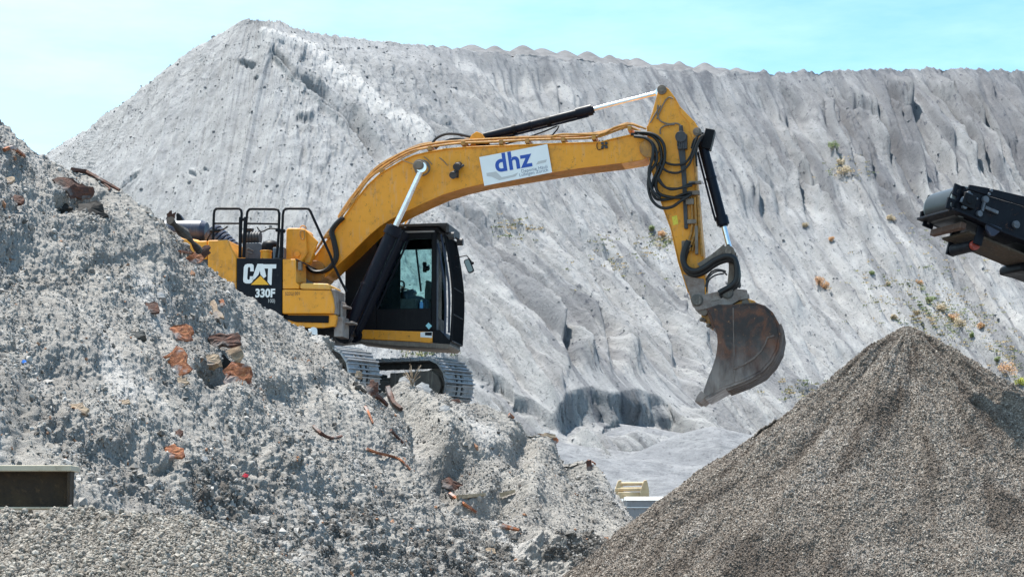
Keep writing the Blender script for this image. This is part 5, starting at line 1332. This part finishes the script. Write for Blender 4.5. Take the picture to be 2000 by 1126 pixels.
b = MB(); b.cyl((a_+.02, .02, n_c-.02), (a_+.02, CWD-.02, n_c-.02), rD, n=44); b.build('head_drum', simple('belt rubber', (0.16, 0.19, 0.20), 0.38, 0, 0.3, 8), conv, .006)
b = MB(); b.cyl((a_+.02, -.10, n_c-.02), (a_+.02, CWD+.1, n_c-.02), .05, n=18); b.box(a_-.07, a_+.11, -.09, -.03, n_c-.11, n_c+.07); b.build('drum_bearing', BLK, conv, .01)
belt = []
for k in range(13): a = math.pi/2 + math.pi*k/12; belt.append((a_+.02+(rD+.012)*math.cos(a), n_c-.02+(rD+.012)*math.sin(a)))
belt = [(CEND, n_c-.02+rD+.012)] + belt + [(CEND, n_c-.02-rD-.012)]
MB().strip(belt, .012, .06, CWD-.06).build('belt', simple('dusty belt', (0.028, 0.032, 0.036), 0.35, 0, 0.4, 5), conv)
# lugs with slots round the end
for px, py, c_ in ((475,165,-.03), (408,302,-.03), (238,338,CWD), (178,478,CWD)):
    q = Cp(*k5([(px, py)])[0], c_); m_ = MB(); w_ = .075
    m_.box(q[0]-w_, q[0]-w_+.05, c_, c_+.03, q[1]-w_, q[1]+w_); m_.box(q[0]+.02, q[0]+w_, c_, c_+.03, q[1]-w_, q[1]+w_)
    m_.box(q[0]-w_+.05, q[0]+.02, c_, c_+.03, q[1]+.03, q[1]+w_); m_.box(q[0]-w_+.05, q[0]+.02, c_, c_+.03, q[1]-w_, q[1]-.03); m_.build('lug', DCON, conv, .004)
# bolts, bars and a bearing boss on the side
b = MB()
for x, y, r in ((715,260,.045),(655,402,.04),(770,170,.02),(748,208,.02),(1020,510,.05),(505,330,.035),(545,200,.03)):
    q = Cp(*k5([(x, y)])[0]); b.cyl((q[0], -.075, q[1]), (q[0], -.03, q[1]), r, n=12)
build_each(b, 'bolt', GREYB, conv, .003)
b = MB(); q = Cp(*k5([(775,365)])[0]); b.box(q[0]-.10, q[0]+.10, -.07, -.03, q[1]-.02, q[1]+.02); b.box(q[0]-.14, q[0]-.11, -.07, -.03, q[1]-.06, q[1]+.1); b.tube([(Cp(*k5([z])[0])[0], -.06, Cp(*k5([z])[0])[1]) for z in ((470,290),(485,250),(520,235),(550,225),(580,215))], .02, 8)
b.tube([(Cp(*k5([z])[0])[0], -.07, Cp(*k5([z])[0])[1]) for z in ((540,330),(530,290),(545,250),(590,235),(630,260))], .016, 8); build_each(b, 'tensioner', GREYB, conv, .003)
b = MB(); b.prism(CL(k5([(718,488),(870,548),(860,575),(800,625),(760,628),(716,560)])), -.08, -.04); b.build('bracket', paint('blue bracket paint', (0.012,0.016,0.04), (0.05,0.05,0.06), 0.4), conv, .006)
# scraper plank under the drum and the underside
q0 = Cp(*k5([(545,480)])[0]); 
b = MB(); b.box(q0[0]-.06, q0[0]+.02, .0, CWD+.02, q0[1]-.09, q0[1]-.01); b.build('scraper', paint('brown scraper', (0.09,0.05,0.035), (0.07,0.05,0.04), 0.8), conv, .01)
b = MB(); b.box(q0[0]+.1, CEND, .03, CWD-.03, q0[1]-.10, q0[1]-.07)
b.build('underside', UCON, conv, .004)
q1 = Cp(*k5([(470,765)])[0], CWD*.5)
b = MB(); b.cyl((q1[0]+.06, .12, q1[1]+.06), (q1[0]+.06, CWD-.12, q1[1]+.06), .075, n=28); rr_ = b.build('return_roller', DCON, conv, .006)
MB().cyl((q1[0]+.06, .06, q1[1]+.06), (q1[0]+.06, .121, q1[1]+.06), .062, n=24).build('roller_end', REDP, rr_, .004)
b = MB(); b.box(q1[0]-.0, q1[0]+.12, .02, .05, q1[1]+.06, q1[1]+.3); b.box(q1[0]-.0, q1[0]+.12, CWD-.08, CWD-.04, q1[1]-.0, q1[1]+.3); build_each(b, 'roller_bracket', DCON, conv, .004)
b = MB(); b.prism(CL(k5([(985,940),(1000,905),(1060,880),(1500,900),(1500,1160),(1126,1020),(990,985)]), .5), .25, .75); b.build('motor_box', BLK, conv, .02)

# trestle legs further down the conveyor, standing on the ground
ci = CM.inverted().to_3x3()
for a0_ in (5.6, 11.5):
    m_ = MB()
    for c_ in (-.05, CWD+.03):
        top_ = Vector((a0_, c_, -.15)); wt = O_C + CM.to_3x3() @ top_; foot = Vector((wt.x, wt.y + (-.5 if c_ < 0 else .5), -1.75)); lf_ = ci @ (foot - O_C); m_.cyl(top_, lf_, .06, n=12)
    m_.cyl((a0_, -.05, -.15), (a0_, CWD+.03, -.15), .05, n=12); m_.build('support_leg', DCON, conv, 0)

# ------------------------------------------------------------------ steel beam on the left
P = on_grid(RUB_G, RPX, RPY, 70, 965); DB = P.y - .62
bo = W(140, 950, DB); beam = empty('steel_beam', bo, 'pale edged brown steel beam lying at the left edge of the rubble', 'beam')
s_ = DB/F; hh = 84*s_
b = MB(); b.box(-1.9, -.01, .10, .125, -.46*hh, .44*hh); b.build('web', BEAMR, beam, .003)
fl = paint('pale beam flange', (0.50, 0.44, 0.33), (0.34, 0.26, 0.17), 0.7, (0.5, 0.7))
for z0, z1 in ((.36*hh, .50*hh), (-.52*hh, -.46*hh)): MB().box(-1.9, 0, -.03, .26, z0, z1).build('flange', fl, beam, .006)
MB().box(-.035, -.012, .0, .10, -.46*hh, .36*hh).build('end_plate', BEAMR, beam, .003)

# ------------------------------------------------------------------ grey bin and spare digging tool in the pit
DG = 43.5
def G8(pts): return [(1180+x/11.257, 920+y/11.257) for x, y in pts]
def gp(px, py, D, o): p = W(px, py, D)-o; return (p.x, p.z)
o_ = W(1290, 1040, DG); binn = empty('skip_bin', o_, 'grey metal bin with a white rim down between the rubble and the gravel cone', 'bin')
x0, zt_ = gp(1222, 969, DG, o_); x1, zr = gp(1350, 976, DG, o_); _, zl = gp(1300, 989, DG, o_); _, zl2 = gp(1300, 991, DG, o_)
b = MB(); b.box(x0+.03, x1-.03, .03, .08, -.3, zr); b.box(x0+.03, x1-.03, 1.5, 1.55, -.3, zr); b.box(x0+.03, x0+.08, .08, 1.5, -.3, zr); b.box(x1-.08, x1-.03, .08, 1.5, -.3, zr); b.box(x0+.08, x1-.08, .08, 1.5, .3, .35); b.build('bin_body', LGREY, binn, .005)
b = MB(); b.add([(x0,0,zr),(x1,0,zr),(x1,.09,zt_),(x0,.09,zt_),(x0,.13,zr),(x1,.13,zr),(x1,.13,zt_),(x0,.13,zt_)], [(0,1,2,3),(4,7,6,5),(0,4,5,1),(3,2,6,7),(0,3,7,4),(1,5,6,2)]); b.box(x0, x1, 1.48, 1.58, zr, zt_); b.box(x0, x0+.1, .1, 1.48, zr, zt_); b.box(x1-.1, x1, .1, 1.48, zr, zt_); b.build('rim', WHT, binn, .004)
b = MB(); b.box(x0+.01, x1-.01, .005, .03, zl2, zl); b.build('rib', WHT, binn, .002)
D2 = DG+.7; o2 = W(1240, 972, D2); sp_ = empty('spare_bucket', o2, 'bleached yellow digging attachment with two cross tubes resting on the grey bin', 'attachment')
rp = [gp(x, y, D2, o2) for x, y in G8([(770,560),(800,400),(835,290),(865,205),(895,188),(935,190),(955,250),(985,400),(985,560)])]
lp_ = [gp(x-50, y, D2+.25, o2) for x, y in G8([(770,560),(800,400),(835,290),(865,205),(895,188),(935,190),(955,250),(985,400),(985,560)])]
MB().prism(rp, -.05, .05).build('side_plate', OCH, sp_, .012); MB().prism(lp_, .2, .3).build('side_plate', OCH, sp_, .012)
for (x, y, r) in ((850,265,.042), (800,385,.05)):
    e = gp(*G8([(x, y)])[0], D2, o2); b = MB(); b.cyl((e[0]+.05, 0, e[1]), (e[0]-.54, .25, e[1]), r, n=18); b.build('cross_tube', OCH, sp_, .004)
b = MB(); e = gp(*G8([(800,470)])[0], D2, o2); b.box(e[0]-.5, e[0], .05, .25, e[1]-.12, e[1]+.02); b.build('back_plate', OCH, sp_, .01)

# ------------------------------------------------------------------ scrap and debris on the rubble bank
MM = {'r': RUST, 'd': RUSTD, 't': RUSTT}
def shard(px, py, w, h, ang, m, seed, label, tilt=35, bend=.25, name='rusty_scrap', cat='scrap metal', th=.035, yaw=0, out=.02):
    rg = random.Random(seed); P = on_grid(RUB_G, RPX, RPY, px, py); s = P.y/F; w_ = w*s; h_ = h*s
    n = 15; rings = (0.45, 0.8, 1.0); V = []; Fs = []
    rad = [1+rg.uniform(-.34, .16) for _ in range(n)]
    if seed % 2: rad[rg.randrange(n)] *= .55
    for side_ in (0, 1):
        V.append((0, side_*th, 0))
        for q in rings:
            for k in range(n):
                a = 2*math.pi*k/n; r_ = q*(rad[k] if q > .6 else 1)
                sq = 1/max(abs(math.cos(a)), abs(math.sin(a)))**.5
                x = .5*w_*r_*math.cos(a)*sq; z = .5*h_*r_*math.sin(a)*sq
                y = bend*.6*w_*abs(x/(w_*.5))**1.3*.5 + rg.uniform(-1, 1)*.014*w_ + side_*th*(1+rg.uniform(-.3, .4))
                V.append((x, y, z))
    m_ = 1+len(rings)*n
    for s0, flip in ((0, 0), (m_, 1)):
        for k in range(n):
            k1 = (k+1) % n; f = (s0, s0+1+k, s0+1+k1); Fs.append(f if not flip else f[::-1])
            for r in range(len(rings)-1):
                f = (s0+1+r*n+k, s0+1+(r+1)*n+k, s0+1+(r+1)*n+k1, s0+1+r*n+k1); Fs.append(f if not flip else f[::-1])
    e0 = 1+(len(rings)-1)*n
    for k in range(n): Fs.append((e0+k, e0+(k+1) % n, m_+e0+(k+1) % n, m_+e0+k))
    me = bpy.data.meshes.new(name); me.from_pydata(V, [], Fs)
    bm = bmesh.new(); bm.from_mesh(me); bmesh.ops.recalc_face_normals(bm, faces=bm.faces); bm.to_mesh(me); bm.free()
    o = link_mesh(name, me, MM[m] if isinstance(m, str) else m)
    n_s = surf_n(RUB_G, P); o.matrix_world = Matrix.Translation(P + n_s*out) @ Matrix.Rotation(math.radians(yaw), 4, 'Z') @ Matrix.Rotation(-math.radians(tilt), 4, 'X') @ Matrix.Rotation(math.radians(ang), 4, 'Y')
    return setp(o, label, cat)
def stick_(pts, r, m, label, name='rusty_bar', cat='bar', flat_=1.0, n=5, lift=.5, wob=.0):
    P = []
    for x, y in pts:
        q = on_grid(RUB_G, RPX, RPY, x, y); P.append(q + surf_n(RUB_G, q)*r*lift + Vector((0, -r*.5, 0)))
    o0 = P[0].copy(); b_ = MB(); b_.tube([p-o0 for p in P], r, n, smooth=2 if len(P) > 2 else 1, rr=lambda t: r*(1-.35*t)*(1+(.45 if r > .055 else .10)*math.sin(t*(37 if r > .055 else 23))))
    o = b_.build(name, MM[m] if isinstance(m, str) else m, None, 0, autosm=False); o.location = o0
    return setp(o, label, cat)
shard(126,368,72,44,25,'d',1,'big dark rusty curved plate above the black lump, left edge of the bank',20,.5,yaw=20,out=.08)
shard(150,380,34,36,-10,'d',2,'dark red plate standing in the dark hollow at upper left',10,.3,out=.10)
shard(176,408,76,46,30,simple('charred lump',(0.025,0.022,0.02),.9,0,.6,14),3,'black charred lump below the rusty plate at upper left',35,.6,'charred_lump','debris',.14,out=.04)
shard(120,404,50,22,-15,simple('charred lump two',(0.05,0.045,0.04),.9,0,.6,14),32,'flat dark slab on the left of the black charred lump',40,.3,'charred_slab','debris',.08,out=.03)
stick_([(145,333),(170,338),(200,352),(228,368)],.035,'d','long thin rusty strip on the crest at upper left')
stick_([(190,338),(196,346),(214,362),(212,372)],.018,'d','thin bent rusty wire loop on the upper crest','rusty_wire','wire')
stick_([(8,296),(26,290),(44,298),(52,303)],.028,'r','curved orange rusty strip near the left border of the picture')
shard(28,390,30,22,20,'d',5,'dark rusty scrap near the left border below the curved strip',30)
shard(12,352,26,16,-20,'t',6,'small tan chip at the left border, high on the bank',30,name='debris_chip',cat='debris')
shard(326,432,20,26,15,'d',7,'dark red jagged scrap standing on the crest beside the navy muffler',-5,.3,out=.12)
stick_([(322,440),(340,456),(360,470),(385,480),(398,490)],.06,simple('dark soil lump',(0.06,0.052,0.045),.95,0,.6,18),'dark ragged clod trailing along the crest by the engine cowl','soil_clod','clod',lift=1.6,n=9)
shard(374,512,34,26,-25,'r',9,'orange brown rusty plate on the crest under the dark clod',15,.4,out=.08)
shard(392,502,24,40,60,'d',10,'upright dark rusty strip leaning on the crest left of the black panel',10,.3,out=.10)
stick_([(352,490),(372,494),(396,492),(404,500)],.022,'r','thin rusty strip across the crest below the dark clod')
shard(418,606,22,56,-28,'t',11,'long tan and red splinter lying on the bank below the black panel',30,.3,name='splinter',cat='debris')
shard(430,590,14,18,-30,'r',12,'small red tip lying beside the long tan splinter',30)
shard(348,650,58,40,8,'r',13,'orange rusty cap shaped plate above the two big ones in mid bank',25,.35,out=.05)
shard(336,716,52,72,-18,'r',14,'tall orange rusty plate left of the dark cavity',20,.35,out=.06)
shard(352,745,26,26,0,'t',15,'tan stone like chunk at the foot of the tall orange plate',25,name='debris_chunk',cat='debris')
shard(467,738,66,62,10,'r',16,'large mottled orange and grey plate right of the dark cavity',18,.25,out=.07)
shard(424,676,70,34,-8,'d',17,'brown rusty slab roofing the dark cavity',25,.3,out=.10,th=.06)
shard(404,702,52,28,-12,'t',18,'brown grey block lying inside the dark cavity',25,.1,'rubble_block','block',.12,out=.0)
shard(448,694,34,54,55,'t',19,'grey tan slab leaning over the right side of the dark cavity',20,.2,'rubble_block','block',.07,out=.03)
shard(430,716,58,50,0,simple('shade black',(0.012,0.010,0.009),.9,0,.5,12),60,'shade black sheet added to darken the inside of the dark cavity',8,.2,out=-.03)  # added black sheet standing in for the shade inside the cavity
shard(290,602,34,30,0,'d',20,'small dark rusty tangle on the bank above the orange plates',30)
shard(268,650,36,20,-12,simple('dark stone',(0.10,0.10,0.095),.9,0,.5,20),21,'dark rounded stone left of the orange cap shaped plate',30,.2,'stone','stone',.12)
shard(152,793,40,24,4,'t',22,'pale orange flake alone on the left part of the bank',30,.2,'debris_flake','debris')
shard(240,788,22,14,-10,'t',23,'small tan flake right of the pale orange one',30,.2,'debris_flake','debris')
shard(328,882,52,32,-8,'r',24,'orange white flake lying in a small hollow, lower bank',30,.4,'debris_flake','debris')
shard(346,846,14,18,20,'d',25,'small dark red chip above the orange white flake',30)
stick_([(612,834),(630,842),(650,854),(668,852)],.03,'d','rusty bar lying on the bank below the near track')
stick_([(714,796),(719,808),(728,826)],.026,'r','short upright rusty bar at mid bank')
stick_([(762,840),(775,848),(794,868)],.03,'d','dark rusty bar left of the shaded hollow')
stick_([(716,878),(740,884),(770,892),(785,902),(800,918)],.022,'r','long curved rusty rod on the lower bank')
stick_([(728,770),(742,776),(760,788)],.05,'d','thick dark rusty bar under the front of the near track')
stick_([(756,755),(764,775),(772,790),(786,800)],.055,'d','twisted dark rusty strip beside the thick bar')
shard(740,745,26,30,30,'d',26,'dark red scrap at the bottom of the near track',20,.3,out=.08)
stick_([(690,748),(715,765)],.035,simple('dark plank',(0.05,0.045,0.04),.9,0,.5,20),'dark splintered plank left of the near track','plank','plank')
shard(884,950,50,26,30,'d',27,'rusty brown angle piece holding the pale plank',25,.3,out=.05)
stick_([(895,972),(946,966)],.045,WOODP,'pale wooden plank end sticking out below the shaded hollow','plank','plank',n=4)
stick_([(975,968),(1008,960)],.05,WOODP,'second pale plank, right of the other one below the hollow','plank','plank',n=4)
stick_([(980,1028),(1014,1036)],.04,'r','short orange rusty pipe on the lower right of the bank','rusty_pipe','pipe')
stick_([(880,965),(905,985),(930,1000)],.035,'r','rusty strip running down right from the angle piece')
stick_([(1002,788),(1020,794)],.04,'r','small orange bar on the crest right of the far track')
stick_([(1146,868),(1160,872),(1174,884),(1172,892)],.022,'r','curved rusty rod sticking out of the right edge of the bank')
shard(1152,912,14,26,-10,'d',28,'dark upright scrap on the right edge of the bank',10,.3,out=.05)
shard(1078,822,36,10,10,'t',29,'thin tan plate on the crest at the right',20,.2,'debris_flake','debris')
shard(1102,850,12,14,0,'r',30,'tiny orange scrap near the right crest',20)
shard(890,784,22,10,0,'d',31,'dark flat scrap in front of the far track',20)
shard(957,1076,20,14,0,'t',33,'small pale tan flake low on the bank near the bottom border',30,.3,'debris_flake','debris')
shard(612,648,18,16,0,WHITEV,34,'white rounded stone on the crest in front of the tool box',10,.5,'stone','stone',.10,out=.06)
shard(705,720,14,14,0,'t',36,'tan pebble in front of the near track',15,.3,'stone','stone',.08,out=.05)
shard(408,740,10,10,0,'t',37,'little tan pebble at the foot of the dark cavity',15,.3,'stone','stone',.05)
stick_([(236,1003),(262,1005),(290,1012),(322,1022)],.016,WOODP,'thin pale stick behind the low gravel heap','stick','stick')
shard(280,1016,12,8,0,BBLU,38,'bright blue plastic scrap beside the thin pale stick',20,.2,'plastic_scrap','plastic scrap',.01,out=.05)
shard(42,710,12,7,0,BBLU,39,'blue plastic scrap near the left border, mid bank',20,.2,'plastic_scrap','plastic scrap',.01,out=.03)
shard(476,931,12,9,0,REDB,40,'red plastic scrap on the dark lower bank',20,.2,'plastic_scrap','plastic scrap',.01,out=.03)
def slump(px, py, w, h, label, seed):      # pale boulders and clods
    shard(px, py, w, h, 0, simple('pale clod %d' % seed, (0.36,0.355,0.35), .95, 0, .4, 14), seed, label, 30, .6, 'clod', 'clod', .12, out=.03)
slump(395,898,14,12,'pale round clod right of the orange white flake',50); slump(310,578,22,15,'grey round clod high on the bank below the cowl',51); slump(868,800,24,16,'pale clod on the bench edge right of the far track',52)
slump(795,740,30,18,'pale grey chunk on the bench between the tracks',53); slump(835,748,34,24,'heaped pale clod in front of the far idler',54)

# dry weed standing on the bench
P = on_grid(RUB_G, RPX, RPY, 806, 752); wd = MB(); rg = random.Random(4)
for k in range(26):
    a = rg.uniform(-1, 1); h = rg.uniform(.12, .34); wd.tube([(0,0,-.05), (a*.05, rg.uniform(-.05,.05), h*.5), (a*.16, rg.uniform(-.12,.12), h)], .005, 4, smooth=2)
o = wd.build('dry_weed', RUSTT, None, 0, autosm=False); o.location = P; setp(o, 'dry straw coloured weed in front of the far track', 'weed')

# ------------------------------------------------------------------ shrubs on the far slope
def leafmat(name, a, b_):
    m = NT(name); v = m.coord(); n1 = m.noise(6, 4, .6, v); m.b.inputs['Subsurface Weight'].default_value = 0
    return m.fin(m.mix(m.rng(n1, .35, .65), a, b_), .8)
LMS = {'o': leafmat('orange dry leaves', (0.42,0.20,0.08), (0.55,0.34,0.17)), 't': leafmat('tan dry leaves', (0.36,0.28,0.17), (0.48,0.38,0.24)), 'g': leafmat('green leaves', (0.12,0.17,0.05), (0.22,0.26,0.10)), 'y': leafmat('yellow green leaves', (0.38,0.42,0.05), (0.50,0.48,0.08))}
def leaf_cloud(n, r, h, rg, size, clumps=5):
    V = []; Fs = []; C_ = [(rg.uniform(-.6,.6)*r, rg.uniform(-.6,.6)*r, rg.uniform(.25,.75)*h, rg.uniform(.35,.6)*r) for _ in range(clumps)]
    for k in range(n):
        c = C_[k % clumps]; d = Vector((rg.gauss(0,1), rg.gauss(0,1), rg.gauss(0,1))).normalized()*c[3]*rg.uniform(.5,1.05); p = Vector(c[:3]) + d; p.z = max(p.z*1.0, .02)
        u = Vector((rg.gauss(0,1), rg.gauss(0,1), rg.gauss(0,1))).normalized()*size*rg.uniform(.6,1.3); w_ = u.orthogonal().normalized()*size*.45; i = len(V)
        V += [tuple(p-u), tuple(p+w_), tuple(p+u), tuple(p-w_)]; Fs.append((i, i+1, i+2, i+3))
    return V, Fs
def shrub(px, py, wpx, kind, label, seed):
    rg = random.Random(seed); P = on_grid(WALL, WPX, WPY, px, py, 4); r = wpx*P.y/F/1.7; V, Fs = leaf_cloud(int(420+160*r), r, r*1.5, rg, .035+.035*r, 8)
    me = bpy.data.meshes.new('shrub'); me.from_pydata(V, [], Fs); o = link_mesh('shrub', me, LMS[kind]); o.location = P - Vector((0,0,.05))
    b_ = MB()
    for k in range(6): b_.tube([(0,0,-.2), (rg.uniform(-.3,.3)*r, rg.uniform(-.3,.3)*r, .5*r), (rg.uniform(-.7,.7)*r, rg.uniform(-.7,.7)*r, 1.1*r)], .012, 4, smooth=2)
    b_.build('stem', RUSTT, o, 0, autosm=False)
    setp(o, label, 'shrub', 'dry shrubs dotted over the far slope')
for a in ((1969,728,32,'o','largest orange dry shrub, at the right border above the shaded flank of the cone'), (1990,752,20,'y','yellow green shrub at the right border, just below the largest orange one'),
          (1597,552,20,'o','orange shrub left of a pair on the open slope, level with the bucket hinge'), (1614,560,18,'o','orange shrub right of a pair on the open slope, level with the bucket hinge'),
          (1650,338,26,'t','broad tan shrub below a smaller tan one, upper right slope'), (1647,318,16,'t','small tan shrub between the green one and the broad tan one'), (1622,294,24,'g','faint green shrub highest on the right slope'),
          (1292,460,18,'o','orange shrub just left of the stick of the digger'), (1272,449,16,'g','dark green shrub left of the orange one by the stick'),
          (1573,440,12,'t','tiny tan shrub alone in the middle of the right slope'), (1622,467,13,'o','tiny orange shrub alone right of the bucket cylinder'), (1743,426,17,'t','small tan shrub left of the conveyor end'),
          (1800,552,13,'o','tiny orange shrub below the conveyor drum'), (1735,553,10,'t','tiny tan shrub left of the one below the conveyor drum'), (1702,533,11,'g','tiny green shrub left of the conveyor'),
          (1915,640,16,'o','orange shrub right of the weedy patch above the cone'), (1878,632,22,'t','tan shrub in the weedy patch, right of its middle'), (1842,604,20,'t','tan shrub in the middle of the weedy patch above the cone'),
          (1816,590,16,'g','green shrub at the upper left of the weedy patch'), (1860,622,18,'o','orange tan shrub in the lower middle of the weedy patch'), (1900,655,13,'g','green shrub below the orange one right of the weedy patch'),
          (1745,622,13,'t','tan shrub directly above the tip of the gravel cone'), (1790,612,12,'t','small tan shrub above and right of the cone tip'), (1944,706,12,'g','small green shrub left of the largest orange one')):
    shrub(*a, seed=int(a[0]*7+a[1]))
# sparse low weeds, too many to count
WC = WALL[::3, ::3]; WCX, WCY = project(WC)
V = []; Fs = []; rg = random.Random(99)
for cx, cy, rx, ry, n in ((1840,620,110,60,330), (1760,560,110,70,90), (1010,445,60,30,40), (1290,470,40,24,60), (1650,330,50,30,50), (1850,470,120,80,60), (1560,760,60,30,40), (830,690,60,14,40), (1230,500,120,60,60), (1960,690,50,60,90)):
    for k in range(n):
        px = rg.gauss(cx, rx*.45); py = rg.gauss(cy, ry*.45)
        if not (5 < px < 2040): continue
        P = on_grid(WC, WCX, WCY, px, py, 6)
        for j in range(9):
            u = Vector((rg.gauss(0,1), rg.gauss(0,1), abs(rg.gauss(0,1))+.4)).normalized()*rg.uniform(.06,.17); w_ = u.orthogonal().normalized()*.035; p = P + Vector((rg.gauss(0,.10), rg.gauss(0,.10), .05)); i = len(V)
            V += [tuple(p), tuple(p+u*.6+w_), tuple(p+u), tuple(p+u*.6-w_)]; Fs.append((i,i+1,i+2,i+3))
me = bpy.data.meshes.new('weeds'); me.from_pydata(V, [], Fs)
wm = NT('mixed weeds'); vv_ = wm.coord(scale=(1,1,1)); nn = wm.noise(.9, 3, .6, vv_)
wm.fin(wm.mix(wm.rng(nn, .42, .58), (0.14,0.17,0.06), (0.38,0.28,0.15)), .9)
setp(link_mesh('weeds', me, wm.m), 'sparse low weeds on the far slope', None, None, 'stuff')

# ------------------------------------------------------------------ dust trailing off the bucket
dm = bpy.data.materials.new('dust'); dm.use_nodes = True; dt = dm.node_tree; dt.nodes.clear()
do_ = dt.nodes.new('ShaderNodeOutputMaterial'); pv = dt.nodes.new('ShaderNodeVolumePrincipled'); pv.inputs['Color'].default_value = (0.9, 0.88, 0.86, 1)
tc_ = dt.nodes.new('ShaderNodeTexCoord'); nz = dt.nodes.new('ShaderNodeTexNoise'); nz.inputs['Scale'].default_value = 2.2; nz.inputs['Detail'].default_value = 3
gr = dt.nodes.new('ShaderNodeVectorMath'); gr.operation = 'LENGTH'; mr_ = dt.nodes.new('ShaderNodeMapRange'); mr_.inputs['From Min'].default_value = 1.0; mr_.inputs['From Max'].default_value = 0.1; mr_.inputs['To Max'].default_value = 1.5
m2_ = dt.nodes.new('ShaderNodeMapRange'); m2_.inputs['From Min'].default_value = 0.42; m2_.inputs['From Max'].default_value = 0.7; mm_ = dt.nodes.new('ShaderNodeMath'); mm_.operation = 'MULTIPLY'
dt.links.new(tc_.outputs['Object'], nz.inputs['Vector']); dt.links.new(tc_.outputs['Object'], gr.inputs[0]); dt.links.new(gr.outputs['Value'], mr_.inputs['Value']); dt.links.new(nz.outputs[0], m2_.inputs['Value'])
dt.links.new(mr_.outputs[0], mm_.inputs[0]); dt.links.new(m2_.outputs[0], mm_.inputs[1]); dt.links.new(mm_.outputs[0], pv.inputs['Density']); dt.links.new(pv.outputs[0], do_.inputs['Volume'])
b = MB(); b.ball((0,0,0), 1.0, 24); o = b.build('dust', dm, None); o.location = W(1462, 700, 34.2); o.scale = (.75, .5, .75); setp(o, 'thin dust blowing off the lower side of the bucket', None, None, 'stuff')
